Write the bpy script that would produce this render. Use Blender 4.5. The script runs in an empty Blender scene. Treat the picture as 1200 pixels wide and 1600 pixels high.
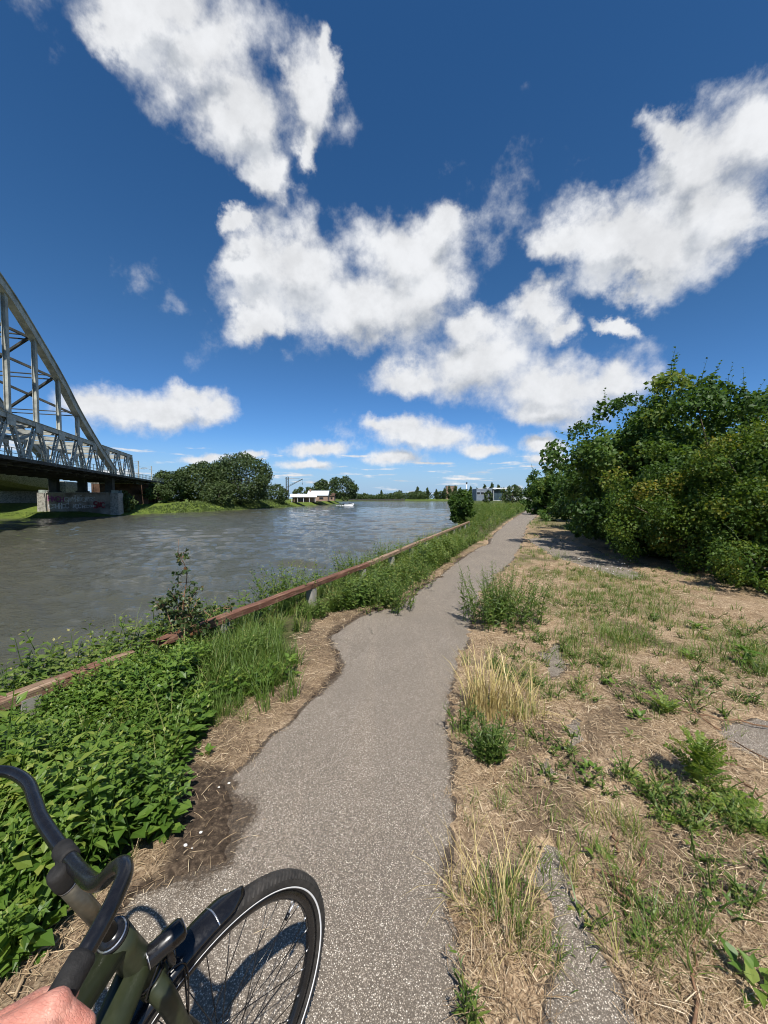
import bpy, math, random
import numpy as np
from mathutils import Vector, Matrix

random.seed(7)
rng = np.random.default_rng(7)
scene = bpy.context.scene
COL = scene.collection

# ------------------------------------------------------------------ camera
CAM_H = 1.65
F_PX = 600.0                      # focal length in pixels of a 1200 x 1600 frame
PITCH = math.atan(21 / 600)
cam_data = bpy.data.cameras.new('camera')
cam_data.sensor_fit = 'HORIZONTAL'
cam_data.sensor_width = 36
cam_data.lens = 36 * F_PX / 1200
cam_data.clip_start = 0.05
cam_data.clip_end = 20000
cam = bpy.data.objects.new('camera', cam_data)
cam.location = (0, 0, CAM_H)
cam.rotation_euler = (math.pi / 2 - PITCH, 0, 0)
COL.objects.link(cam)
scene.camera = cam

scene.view_settings.view_transform = 'Standard'
scene.view_settings.look = 'None'
scene.view_settings.gamma = 1
scene.view_settings.use_curve_mapping = False
scene.view_settings.exposure = 0.40
scene.cycles.use_denoising = True
scene.cycles.filter_width = 1.05
scene.cycles.max_bounces = 8
scene.cycles.transparent_max_bounces = 8
scene.cycles.caustics_reflective = False
scene.cycles.caustics_refractive = False

SUN_V = Vector((0.14, -0.64, 1.0)).normalized()      # towards the sun
SUN_EL = math.asin(SUN_V.z)
SUN_AZ = math.atan2(SUN_V.x, SUN_V.y)                # from +Y towards +X
sun_data = bpy.data.lights.new('sun', 'SUN')
sun_data.energy = 5.0
sun_data.angle = math.radians(0.53)
sun_data.color = (1.0, 0.955, 0.89)
sun = bpy.data.objects.new('sun', sun_data)
sun.rotation_euler = SUN_V.to_track_quat('Z', 'Y').to_euler()
sun.location = (0, 0, 40)
COL.objects.link(sun)


def ray(px, py):
    """direction of a picture point (1200 x 1600 frame) in world space"""
    a = (px - 600) / F_PX
    b = (800 - py) / F_PX
    return np.array([a, math.cos(PITCH) + b * math.sin(PITCH), -math.sin(PITCH) + b * math.cos(PITCH)])


def gp(px, py, z=0.0):
    v = ray(px, py)
    t = (z - CAM_H) / v[2]
    return np.array([v[0] * t, v[1] * t, z])


def at_y(px, py, Y):
    v = ray(px, py)
    t = Y / v[1]
    return np.array([v[0] * t, Y, CAM_H + v[2] * t])


# ------------------------------------------------------------------ sky
world = bpy.data.worlds.new('World')
scene.world = world
world.use_nodes = True
wt = world.node_tree
wt.nodes.clear()


class NT:
    """small helper to write node graphs"""
    def __init__(self, tree):
        self.t = tree

    def n(self, kind, **kw):
        nd = self.t.nodes.new(kind)
        for k, v in kw.items():
            setattr(nd, k, v)
        return nd

    def put(self, sock, v):
        if v is None:
            return
        if isinstance(v, bpy.types.NodeSocket):
            self.t.links.new(v, sock)
        else:
            sock.default_value = v

    def math(self, op, a, b=None, c=None, clamp=False):
        nd = self.n('ShaderNodeMath', operation=op, use_clamp=clamp)
        for i, v in enumerate((a, b, c)):
            self.put(nd.inputs[i], v)
        return nd.outputs[0]

    def vec(self, op, a, b=None, scale=None):
        nd = self.n('ShaderNodeVectorMath', operation=op)
        self.put(nd.inputs[0], a)
        self.put(nd.inputs[1], b)
        if scale is not None:
            self.put(nd.inputs['Scale'], scale)
        return nd.outputs['Value'] if op in ('LENGTH', 'DOT_PRODUCT', 'DISTANCE') else nd.outputs[0]

    def noise(self, v, scale, detail=4, rough=0.5, dist=0.0, lac=2.0, kind='FBM', norm=True, dims='3D', out='Fac'):
        nd = self.n('ShaderNodeTexNoise', noise_dimensions=dims, noise_type=kind)
        if hasattr(nd, 'normalize'):
            nd.normalize = norm
        self.put(nd.inputs['Vector'], v)
        nd.inputs['Scale'].default_value = scale
        nd.inputs['Detail'].default_value = detail
        nd.inputs['Roughness'].default_value = rough
        nd.inputs['Lacunarity'].default_value = lac
        nd.inputs['Distortion'].default_value = dist
        return nd.outputs['Color'] if out == 'Color' else nd.outputs[0]

    def voronoi(self, v, scale, feature='F1', out='Distance', detail=0, rand=1.0, rough=0.5):
        nd = self.n('ShaderNodeTexVoronoi', feature=feature)
        self.put(nd.inputs['Vector'], v)
        nd.inputs['Scale'].default_value = scale
        nd.inputs['Detail'].default_value = detail
        nd.inputs['Roughness'].default_value = rough
        nd.inputs['Randomness'].default_value = rand
        return nd.outputs[out]

    def mapr(self, v, a, b, c=0.0, d=1.0, smooth=True):
        nd = self.n('ShaderNodeMapRange', interpolation_type='SMOOTHSTEP' if smooth else 'LINEAR')
        for i, x in enumerate((v, a, b, c, d)):
            self.put(nd.inputs[i], x)
        return nd.outputs[0]

    def mix(self, f, a, b, kind='MIX'):
        nd = self.n('ShaderNodeMix', data_type='RGBA', blend_type=kind)
        self.put(nd.inputs[0], f)
        for s, v in ((6, a), (7, b)):
            self.put(nd.inputs[s], v if isinstance(v, bpy.types.NodeSocket) else (*v[:3], 1.0))
        return nd.outputs[2]

    def ramp(self, f, stops, mode='LINEAR'):
        nd = self.n('ShaderNodeValToRGB')
        cr = nd.color_ramp
        cr.interpolation = mode
        while len(cr.elements) < len(stops):
            cr.elements.new(0.5)
        for e, (p, c) in zip(cr.elements, stops):
            e.position = p
            e.color = (*c[:3], 1.0)
        self.put(nd.inputs[0], f)
        return nd.outputs[0]


# clouds of the day: centre direction, half widths and tilt, as seen in the sky
# (picture point of the centre, half width, half height, tilt in degrees)
CLOUDS = [
    # big torn cloud high on the left
    (255, -10, 130, 75, 10), (320, 80, 120, 90, 25), (372, 175, 88, 95, 15), (405, 262, 42, 62, 20),
    (478, 150, 46, 95, -20), (205, 35, 70, 55, 20), (508, 85, 26, 46, -10), (482, 225, 20, 42, 0),
    # two-lobed cloud in the middle
    (470, 420, 95, 90, 0), (650, 400, 96, 82, 0), (575, 485, 135, 72, 0), (668, 465, 76, 80, 0),
    (405, 415, 50, 85, -25), (368, 352, 28, 28, 0), (400, 505, 66, 40, 20), (690, 355, 50, 40, 0),
    # large cloud on the right
    (1095, 260, 105, 100, 0), (1190, 205, 85, 90, 0), (965, 365, 120, 66, -10), (1020, 400, 118, 68, 0),
    (880, 372, 56, 52, 0), (1150, 345, 80, 85, 0), (1075, 335, 95, 80, 0), (1000, 440, 62, 38, 0),
    (1045, 225, 60, 45, -20),
    # the bank beneath
    (838, 485, 58, 52, 0), (880, 512, 36, 28, 0), (740, 575, 105, 62, 0), (640, 588, 78, 34, 0),
    (865, 610, 120, 56, 0), (960, 590, 72, 44, 0), (855, 645, 90, 26, 0), (745, 525, 60, 40, 0),
    (966, 505, 42, 15, -10),
    # long flat cloud on the left
    (235, 645, 120, 36, 0), (150, 632, 70, 30, 0), (335, 640, 48, 27, 0), (290, 622, 62, 24, 0),
    # lower small ones
    (670, 682, 100, 26, 0), (635, 668, 62, 24, 0), (755, 702, 44, 14, 0), (592, 662, 30, 16, -20),
    (500, 702, 66, 13, 4), (620, 716, 62, 14, 0), (478, 726, 52, 10, 0), (852, 692, 46, 15, 0),
    (318, 716, 46, 9, 0), (395, 710, 30, 9, 0), (860, 712, 50, 10, 0),
]
# thin wisps
WISPS = [(234, 452, 24, 24, 20), (256, 494, 18, 10, 30), (340, 490, 16, 44, -30), (436, 552, 24, 10, 0),
         (538, 214, 14, 20, 0), (540, 672, 14, 12, 0), (800, 292, 40, 26, 20), (790, 370, 12, 36, -10), (85, 8, 40, 24, 0), (1000, 540, 24, 10, 0)]


def nrm(v):
    return v / np.linalg.norm(v)


grp = bpy.data.node_groups.new('cloud_density', 'ShaderNodeTree')
grp.interface.new_socket('dir', in_out='INPUT', socket_type='NodeSocketVector')
grp.interface.new_socket('density', in_out='OUTPUT', socket_type='NodeSocketFloat')
grp.interface.new_socket('body', in_out='OUTPUT', socket_type='NodeSocketFloat')
grp.interface.new_socket('detail', in_out='OUTPUT', socket_type='NodeSocketFloat')
G = NT(grp)
gi = G.n('NodeGroupInput')
go = G.n('NodeGroupOutput')
D0 = gi.outputs[0]
sep0 = G.n('ShaderNodeSeparateXYZ')
G.put(sep0.inputs[0], D0)
dz = sep0.outputs[2]
# finer structure towards the horizon, where clouds are far away
low = G.mapr(dz, 0.05, 0.42, 1.0, 0.0)
w1 = G.vec('SUBTRACT', G.noise(D0, 5.0, 3, 0.55, out='Color'), (0.5, 0.5, 0.5))
w2 = G.vec('SUBTRACT', G.noise(D0, 15.0, 5, 0.60, out='Color'), (0.5, 0.5, 0.5))
wamp = G.mapr(low, 0, 1, 0.105, 0.034, smooth=False)
Dw = G.vec('ADD', D0, G.vec('SCALE', w1, scale=wamp))
Dw = G.vec('ADD', Dw, G.vec('SCALE', w2, scale=G.math('MULTIPLY', wamp, 1.0)))
acc = None
for cx, cy, rx, ry, rot, wgt in [(*c_, 1.0) for c_ in CLOUDS] + [(*c_, 0.13) for c_ in WISPS]:
    c = nrm(ray(cx, cy))
    ca, sa = math.cos(math.radians(rot)), math.sin(math.radians(rot))
    A = nrm(ray(cx + 4 * ca, cy - 4 * sa)) - c
    B = nrm(ray(cx - 4 * sa, cy - 4 * ca)) - c
    la, lb = np.linalg.norm(A) / 4 * rx, np.linalg.norm(B) / 4 * ry
    ax = nrm(A)
    az = B - ax * B.dot(ax)
    az = nrm(az)
    ay = np.cross(az, ax)
    M = Matrix((ax, ay, az)).transposed()
    mp = G.n('ShaderNodeMapping', vector_type='TEXTURE')
    G.put(mp.inputs['Vector'], Dw)
    mp.inputs['Location'].default_value = c
    mp.inputs['Rotation'].default_value = M.to_euler()
    mp.inputs['Scale'].default_value = (la, 0.9, lb)
    L = G.vec('LENGTH', mp.outputs[0])
    if wgt < 1:
        L = G.math('MULTIPLY_ADD', L, wgt, 1.0 - wgt)
    acc = L if acc is None else G.math('SMOOTH_MIN', acc, L, 0.5)
blob = G.math('SUBTRACT', 0.93, acc)
# clouds of the same kind over the rest of the sky, outside the named ones
inv = G.math('DIVIDE', 1.0, G.math('ADD', G.math('MAXIMUM', dz, 0.0), 0.25))
plane = G.vec('SCALE', Dw, scale=inv)
other = G.noise(plane, 1.5, 3, 0.5)
other = G.mapr(other, 0.50, 0.72, -1.0, 0.75, smooth=False)
behind = G.mapr(sep0.outputs[1], 0.30, 0.48, 0.0, 3.0)
other = G.math('SUBTRACT', other, behind)
# rows of small flat clouds low above the horizon, all round
hv = G.n('ShaderNodeCombineXYZ')
az_ = G.math('ARCTAN2', sep0.outputs[0], sep0.outputs[1])
G.put(hv.inputs[0], G.math('MULTIPLY', az_, 7.0))
G.put(hv.inputs[1], G.math('MULTIPLY', dz, 62.0))
rows = G.noise(hv.outputs[0], 1.0, 4, 0.55)
rows = G.mapr(rows, 0.44, 0.68, -0.6, 0.6, smooth=False)
rows = G.math('SUBTRACT', rows, G.mapr(dz, 0.09, 0.18, 0.0, 1.6))
rows = G.math('SUBTRACT', rows, G.mapr(dz, 0.0, 0.02, 0.5, 0.0))
body = G.math('MAXIMUM', G.math('MAXIMUM', blob, other), rows)
# billows and torn edges
n_a = G.noise(D0, 12.0, 9, 0.58, lac=2.15)
n_b = G.noise(D0, 32.0, 8, 0.60, lac=2.15)
nn = G.n('ShaderNodeMix', data_type='FLOAT')
G.put(nn.inputs[0], low)
G.put(nn.inputs[2], n_a)
G.put(nn.inputs[3], n_b)
namp = G.mapr(low, 0, 1, 2.6, 1.8, smooth=False)
det = G.math('MULTIPLY', G.math('SUBTRACT', nn.outputs[0], 0.5), namp)
G.put(go.inputs[0], G.math('ADD', G.math('MULTIPLY', body, 2.0), det))
G.put(go.inputs[1], body)
G.put(go.inputs[2], det)

W = NT(wt)
tc = W.n('ShaderNodeTexCoord')
D = tc.outputs['Generated']
sky = W.n('ShaderNodeTexSky', sky_type='NISHITA')
sky.sun_disc = False
sky.sun_elevation = SUN_EL
sky.sun_rotation = SUN_AZ
sky.altitude = 0
sky.air_density = 1.0
sky.dust_density = 0.1
sky.ozone_density = 2.5
d1 = W.n('ShaderNodeGroup')
d1.node_tree = grp
W.put(d1.inputs[0], D)
d2 = W.n('ShaderNodeGroup')
d2.node_tree = grp
W.put(d2.inputs[0], W.vec('ADD', D, (0.0, -0.02, 0.05)))
dens = d1.outputs[0]
alpha = W.mapr(dens, -0.34, 1.10)
alpha = W.math('MULTIPLY', alpha, 0.98)
# sunlit tops, softly grey undersides
big_g = W.math('SUBTRACT', d2.outputs[1], d1.outputs[1])
shade = W.mapr(W.math('SUBTRACT', big_g, W.math('MULTIPLY', d1.outputs[2], 0.10)), -0.18, 0.55)
deep = W.mapr(d1.outputs[1], 0.05, 0.6)
under = W.math('MULTIPLY', shade, W.math('ADD', 0.30, W.math('MULTIPLY', deep, 0.70)))
# billows catch more or less light
soft = W.mapr(d1.outputs[2], -0.45, 0.45, 0.86, 1.03)
cl = W.mix(under, (9.0, 9.15, 9.4), (4.7, 5.1, 5.7))
cl = W.vec('SCALE', cl, scale=soft)
# the deep, clear blue of the day, paler and still blue low down
hs = W.n('ShaderNodeHueSaturation')
hs.inputs['Saturation'].default_value = 1.24
hs.inputs['Value'].default_value = 1.0
W.put(hs.inputs['Color'], W.mix(1.0, sky.outputs[0], (0.94, 0.975, 1.04), 'MULTIPLY'))
sepd = W.n('ShaderNodeSeparateXYZ')
W.put(sepd.inputs[0], D)
lowsky = W.mapr(sepd.outputs[2], 0.0, 0.45, 1.0, 0.0)
blue = W.mix(lowsky, hs.outputs[0], W.mix(1.0, hs.outputs[0], (0.72, 0.98, 1.30), 'MULTIPLY'))
blue = W.mix(W.mapr(sepd.outputs[2], -0.02, 0.16, 1.0, 0.0), blue, (3.7, 5.4, 7.7))
mixw = W.mix(alpha, blue, cl)
bg = W.n('ShaderNodeBackground')
bg.inputs['Strength'].default_value = 0.073
W.put(bg.inputs['Color'], mixw)
wo = W.n('ShaderNodeOutputWorld')
wt.links.new(bg.outputs[0], wo.inputs[0])
world.cycles.sampling_method = 'MANUAL'
world.cycles.sample_map_resolution = 256
scene.cycles.use_adaptive_sampling = True
scene.cycles.adaptive_threshold = 0.015

# ------------------------------------------------------------------ mesh and object helpers


def make_mesh(name, V, F, tint=None, mats=None, fmat=None, smooth=False, attrs=None):
    """V (n,3); F: an (m,k) array or a list of such arrays; tint: one value per vertex"""
    if not isinstance(F, (list, tuple)):
        F = [F]
    F = [np.asarray(f, dtype=np.int32) for f in F if len(f)]
    V = np.asarray(V, dtype=np.float32)
    me = bpy.data.meshes.new(name)
    me.vertices.add(len(V))
    me.vertices.foreach_set('co', V.ravel())
    loops = np.concatenate([f.ravel() for f in F])
    tot = np.concatenate([np.full(len(f), f.shape[1], dtype=np.int32) for f in F])
    start = np.concatenate([[0], np.cumsum(tot)[:-1]]).astype(np.int32)
    me.loops.add(len(loops))
    me.loops.foreach_set('vertex_index', loops)
    me.polygons.add(len(tot))
    me.polygons.foreach_set('loop_start', start)
    me.polygons.foreach_set('loop_total', tot)
    if fmat is not None:
        me.polygons.foreach_set('material_index', np.asarray(fmat, dtype=np.int32))
    me.polygons.foreach_set('use_smooth', np.full(len(tot), bool(smooth)))
    if tint is not None:
        a = me.attributes.new('tint', 'FLOAT', 'POINT')
        a.data.foreach_set('value', np.asarray(tint, dtype=np.float32))
    for k, v in (attrs or {}).items():
        a = me.attributes.new(k, 'FLOAT', 'POINT')
        a.data.foreach_set('value', np.asarray(v, dtype=np.float32))
    for m in (mats or []):
        me.materials.append(m)
    me.update(calc_edges=True)
    return me


def link(name, me, parent=None):
    o = bpy.data.objects.new(name, me)
    COL.objects.link(o)
    if parent is not None:
        o.parent = parent
    return o


def tag(o, label=None, cat=None, group=None, kind=None):
    if label:
        o['label'] = label
    if cat:
        o['category'] = cat
    if group:
        o['group'] = group
    if kind:
        o['kind'] = kind
    return o


def thing(name, label, cat, loc=(0, 0, 0), group=None):
    o = bpy.data.objects.new(name, None)
    o.empty_display_size = 0.2
    o.location = loc
    COL.objects.link(o)
    return tag(o, label, cat, group)


class Geo:
    """collects pieces of ONE mesh"""
    def __init__(self):
        self.V, self.F, self.T, self.n = [], [], [], 0

    def add(self, V, F, tint=0.5):
        V = np.asarray(V, dtype=np.float64)
        if not isinstance(F, (list, tuple)):
            F = [F]
        for f in F:
            if len(f):
                self.F.append(np.asarray(f, dtype=np.int64) + self.n)
        self.V.append(V)
        self.T.append(np.full(len(V), tint) if np.isscalar(tint) else np.asarray(tint))
        self.n += len(V)
        return self

    def box(self, c, size, axes=None, tint=0.5):
        s = np.array(size) / 2
        B = np.array([(x, y, z) for x in (-1, 1) for y in (-1, 1) for z in (-1, 1)]) * s
        if axes is not None:
            B = B @ np.asarray(axes)
        return self.add(B + np.asarray(c), np.array([(0, 1, 3, 2), (4, 6, 7, 5), (0, 4, 5, 1), (2, 3, 7, 6), (0, 2, 6, 4), (1, 5, 7, 3)]), tint)

    def beam(self, a, b, w, h, up=(0, 0, 1), tint=0.5, ext=0.0):
        a, b = np.asarray(a, float), np.asarray(b, float)
        d = b - a
        L = np.linalg.norm(d)
        d = d / L
        s = np.cross(d, np.asarray(up, float))
        if np.linalg.norm(s) < 1e-6:
            s = np.cross(d, (1, 0, 0))
        s = nrm(s)
        u = np.cross(s, d)
        return self.box((a + b) / 2, (L + 2 * ext, w, h), np.array([d, s, u]), tint)

    def tube(self, pts, rad, seg=8, cap=True, tint=0.5, squash=1.0):
        V, F = tube_arrays(pts, rad, seg, cap, squash)
        return self.add(V, F, tint)

    def mesh(self, name, mat, smooth=False):
        ks = sorted({f.shape[1] for f in self.F})
        F = [np.concatenate([f for f in self.F if f.shape[1] == k]) for k in ks]
        return make_mesh(name, np.concatenate(self.V), F, np.concatenate(self.T), [mat], smooth=smooth)

    def build(self, name, mat, parent=None, smooth=False):
        return link(name, self.mesh(name, mat, smooth), parent)


def tube_arrays(pts, rad, seg=8, cap=True, squash=1.0):
    P = np.asarray(pts, float)
    n = len(P)
    R = np.full(n, rad) if np.isscalar(rad) else np.asarray(rad, float)
    T = np.gradient(P, axis=0) if n > 2 else np.repeat((P[1] - P[0])[None], 2, 0)
    T /= np.linalg.norm(T, axis=1)[:, None] + 1e-12
    ref = np.array([0, 0, 1.0]) if abs(T[0, 2]) < 0.9 else np.array([1.0, 0, 0])
    s = nrm(np.cross(T[0], ref))
    V = []
    ang = np.linspace(0, 2 * np.pi, seg, endpoint=False)
    for i in range(n):
        s = s - T[i] * s.dot(T[i])
        s = nrm(s)
        u = np.cross(T[i], s)
        V.append(P[i] + R[i] * (np.cos(ang)[:, None] * s + squash * np.sin(ang)[:, None] * u))
    V = np.concatenate(V)
    i = np.arange(n - 1)[:, None] * seg
    j = np.arange(seg)[None]
    F = np.stack([i + j, i + (j + 1) % seg, i + seg + (j + 1) % seg, i + seg + j], -1).reshape(-1, 4)
    Fs = [F]
    if cap:
        c0, c1 = len(V), len(V) + 1
        V = np.concatenate([V, P[:1], P[-1:]])
        k = np.arange(seg)
        b = (n - 1) * seg
        Fs.append(np.concatenate([np.stack([(k + 1) % seg, k, np.full(seg, c0)], 1),
                                  np.stack([b + k, b + (k + 1) % seg, np.full(seg, c1)], 1)]))
    return V, Fs


def spline(pts, n=8):
    P = np.asarray(pts, float)
    P = np.concatenate([2 * P[:1] - P[1:2], P, 2 * P[-1:] - P[-2:-1]])
    out = []
    for i in range(1, len(P) - 2):
        t = np.linspace(0, 1, n, endpoint=False)[:, None]
        a, b, c, d = P[i - 1], P[i], P[i + 1], P[i + 2]
        out.append(0.5 * (2 * b + (c - a) * t + (2 * a - 5 * b + 4 * c - d) * t ** 2 + (3 * b - a - 3 * c + d) * t ** 3))
    out.append(P[-2:-1])
    return np.concatenate(out)


def frames(axis, normal):
    """rotation matrices whose rows are side, axis, normal"""
    a = axis / (np.linalg.norm(axis, axis=1)[:, None] + 1e-9)
    s = np.cross(a, normal)
    s /= np.linalg.norm(s, axis=1)[:, None] + 1e-9
    n = np.cross(s, a)
    return np.stack([s, a, n], 1)


def scatter(tv, R, T, S):
    """template vertices (k,3) -> (N*k,3)"""
    S = np.asarray(S, float)
    if S.ndim == 1:
        S = S[:, None]
    X = tv[None] * S[:, None, :] if S.shape[1] > 1 else tv[None] * S[:, :, None]
    return (X @ R + T[:, None, :]).reshape(-1, 3)


def rep_faces(tf, k, N, off=0):
    tf = np.asarray(tf)
    return (tf[None] + (np.arange(N) * k)[:, None, None]).reshape(-1, tf.shape[1]) + off


def yaw(a):
    c, s, z, o = np.cos(a), np.sin(a), np.zeros_like(a), np.ones_like(a)
    return np.stack([np.stack([c, s, z], 1), np.stack([-s, c, z], 1), np.stack([z, z, o], 1)], 1)


def sphere_dirs(n):
    z = rng.uniform(-1, 1, n)
    a = rng.uniform(0, 2 * np.pi, n)
    r = np.sqrt(1 - z * z)
    return np.stack([r * np.cos(a), r * np.sin(a), z], 1)


def vnoise(x, y, scale, seed=0, octaves=3):
    """smooth value noise in numpy, about -1 .. 1"""
    tot, amp, norm = 0.0, 1.0, 0.0
    for o in range(octaves):
        X, Y = x / scale * 2 ** o + 17.3 * o + seed * 3.1, y / scale * 2 ** o - 9.7 * o + seed * 7.7
        xi, yi = np.floor(X), np.floor(Y)
        fx, fy = X - xi, Y - yi
        fx, fy = fx * fx * (3 - 2 * fx), fy * fy * (3 - 2 * fy)

        def h(i, j):
            v = np.sin(i * 127.1 + j * 311.7 + seed * 74.7) * 43758.5453
            return (v - np.floor(v)) * 2 - 1
        a = h(xi, yi) * (1 - fx) + h(xi + 1, yi) * fx
        b = h(xi, yi + 1) * (1 - fx) + h(xi + 1, yi + 1) * fx
        tot = tot + amp * (a * (1 - fy) + b * fy)
        norm += amp
        amp *= 0.5
    return tot / norm


def sstep(a, b, x):
    t = np.clip((x - a) / (b - a), 0, 1)
    return t * t * (3 - 2 * t)


def poly_sd(x, y, poly):
    """signed distance to a polygon, negative inside"""
    P = np.asarray(poly, float)[:, :2]
    d2 = np.full(x.shape, 1e18)
    inside = np.zeros(x.shape, bool)
    for i in range(len(P)):
        a, b = P[i], P[(i + 1) % len(P)]
        ex, ey = b - a
        wx, wy = x - a[0], y - a[1]
        t = np.clip((wx * ex + wy * ey) / (ex * ex + ey * ey + 1e-12), 0, 1)
        d2 = np.minimum(d2, (wx - ex * t) ** 2 + (wy - ey * t) ** 2)
        c = ((a[1] <= y) & (b[1] > y)) | ((b[1] <= y) & (a[1] > y))
        with np.errstate(divide='ignore', invalid='ignore'):
            xs = a[0] + (y - a[1]) / (b[1] - a[1] + 1e-15) * ex
        inside ^= c & (x < xs)
    d = np.sqrt(d2)
    return np.where(inside, -d, d)


# ------------------------------------------------------------------ materials
MATS = {}


def new_mat(name):
    m = bpy.data.materials.new(name)
    m.use_nodes = True
    m.node_tree.nodes.clear()
    N = NT(m.node_tree)
    out = N.n('ShaderNodeOutputMaterial')
    MATS[name] = m
    return m, N, out


def principled(N, out, **kw):
    b = N.n('ShaderNodeBsdfPrincipled')
    for k, v in kw.items():
        N.put(b.inputs[k.replace('_', ' ')], v if not (isinstance(v, tuple) and len(v) == 3 and 'olor' in k) else (*v, 1.0))
    N.t.links.new(b.outputs[0], out.inputs[0])
    return b


def bump(N, h, strength=0.5, dist=0.01):
    b = N.n('ShaderNodeBump')
    b.inputs['Strength'].default_value = strength
    b.inputs['Distance'].default_value = dist
    N.put(b.inputs['Height'], h)
    return b.outputs[0]


def tint_of(N):
    a = N.n('ShaderNodeAttribute', attribute_name='tint')
    return a.outputs['Fac']


def leaf_mat(name, stops, rough=0.45, trans=0.35, spec=0.4, tcol=1.35):
    m, N, out = new_mat(name)
    t = tint_of(N)
    col = N.ramp(t, stops)
    geo = N.n('ShaderNodeNewGeometry')
    blot = N.noise(geo.outputs['Position'], 23.0, 2, 0.5)
    col = N.mix(N.mapr(blot, 0.35, 0.7, 0.0, 0.25), col, N.mix(1.0, col, (0.75, 0.8, 0.6), 'MULTIPLY'))
    b = N.n('ShaderNodeBsdfPrincipled')
    N.put(b.inputs['Base Color'], col)
    b.inputs['Roughness'].default_value = rough
    b.inputs['Specular IOR Level'].default_value = spec
    tr = N.n('ShaderNodeBsdfTranslucent')
    N.put(tr.inputs['Color'], N.mix(1.0, col, (1.25 * tcol, 1.2 * tcol, 0.55 * tcol), 'MULTIPLY'))
    ms = N.n('ShaderNodeMixShader')
    ms.inputs[0].default_value = trans
    N.t.links.new(b.outputs[0], ms.inputs[1])
    N.t.links.new(tr.outputs[0], ms.inputs[2])
    N.t.links.new(ms.outputs[0], out.inputs[0])
    return m


def plain_mat(name, col, rough=0.5, metal=0.0, spec=0.5, var=0.15, vscale=6.0, bump_s=0.0, bump_scale=80.0, col2=None, coat=0.0):
    m, N, out = new_mat(name)
    tc = N.n('ShaderNodeTexCoord').outputs['Object']
    f = N.noise(tc, vscale, 5, 0.6)
    c2 = col2 or tuple(c * (1 - var) for c in col)
    c = N.mix(N.mapr(f, 0.35, 0.68), tuple(min(1, x * (1 + var * 0.5)) for x in col), c2)
    b = principled(N, out, Base_Color=c, Metallic=metal)
    b.inputs['Specular IOR Level'].default_value = spec
    b.inputs['Coat Weight'].default_value = coat
    N.put(b.inputs['Roughness'], N.mapr(N.noise(tc, vscale * 3.1, 4, 0.6), 0.3, 0.7, max(0.02, rough - 0.08), min(1, rough + 0.1)))
    if bump_s:
        N.put(b.inputs['Normal'], bump(N, N.noise(tc, bump_scale, 4, 0.6), bump_s, 0.004))
    return m


# foliage
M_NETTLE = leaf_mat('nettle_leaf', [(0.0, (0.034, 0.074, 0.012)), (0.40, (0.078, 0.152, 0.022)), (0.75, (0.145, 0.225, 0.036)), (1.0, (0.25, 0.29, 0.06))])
M_GRASS = leaf_mat('grass_blade', [(0.0, (0.05, 0.10, 0.016)), (0.4, (0.10, 0.172, 0.030)), (0.75, (0.18, 0.235, 0.052)), (1.0, (0.45, 0.38, 0.17))], rough=0.5)
M_WEED = leaf_mat('weed_leaf', [(0.0, (0.040, 0.082, 0.015)), (0.5, (0.095, 0.160, 0.030)), (0.85, (0.175, 0.225, 0.052)), (1.0, (0.34, 0.30, 0.11))])
M_DRY = leaf_mat('dry_grass', [(0.0, (0.30, 0.21, 0.085)), (0.5, (0.55, 0.44, 0.20)), (1.0, (0.76, 0.65, 0.36))], rough=0.6, trans=0.25, tcol=1.0)
M_STRAW = leaf_mat('straw', [(0.0, (0.11, 0.066, 0.036)), (0.35, (0.28, 0.19, 0.108)), (0.7, (0.50, 0.375, 0.235)), (1.0, (0.76, 0.63, 0.45))], rough=0.65, trans=0.1, tcol=1.0)
M_MAPLE = leaf_mat('maple_leaf', [(0.0, (0.030, 0.064, 0.015)), (0.5, (0.060, 0.116, 0.025)), (0.85, (0.105, 0.170, 0.040)), (1.0, (0.16, 0.20, 0.045))], rough=0.5, trans=0.38, spec=0.25)
M_HAW = leaf_mat('hawthorn_leaf', [(0.0, (0.036, 0.074, 0.013)), (0.5, (0.075, 0.132, 0.020)), (0.82, (0.135, 0.180, 0.028)), (1.0, (0.24, 0.21, 0.04))], rough=0.5, trans=0.38, spec=0.25)
M_ROSE = leaf_mat('rose_leaf', [(0.0, (0.022, 0.044, 0.014)), (0.5, (0.048, 0.082, 0.024)), (0.88, (0.10, 0.12, 0.038)), (1.0, (0.17, 0.075, 0.035))], rough=0.42, trans=0.2)
M_FAR = leaf_mat('far_tree_leaf', [(0.0, (0.022, 0.044, 0.012)), (0.5, (0.050, 0.082, 0.020)), (1.0, (0.09, 0.125, 0.032))], rough=0.6, trans=0.2)
M_FARL = leaf_mat('willow_leaf', [(0.0, (0.035, 0.06, 0.015)), (0.5, (0.075, 0.115, 0.028)), (1.0, (0.13, 0.17, 0.045))], rough=0.6, trans=0.2)
M_BARK = plain_mat('bark', (0.11, 0.085, 0.06), rough=0.9, spec=0.2, var=0.5, vscale=14, bump_s=0.8, bump_scale=60)
M_TWIG = plain_mat('twig_bark', (0.20, 0.115, 0.065), rough=0.8, spec=0.25, var=0.5, vscale=20)
M_STEM = plain_mat('green_stem', (0.085, 0.11, 0.035), rough=0.6, spec=0.3, var=0.3, vscale=20)


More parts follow.
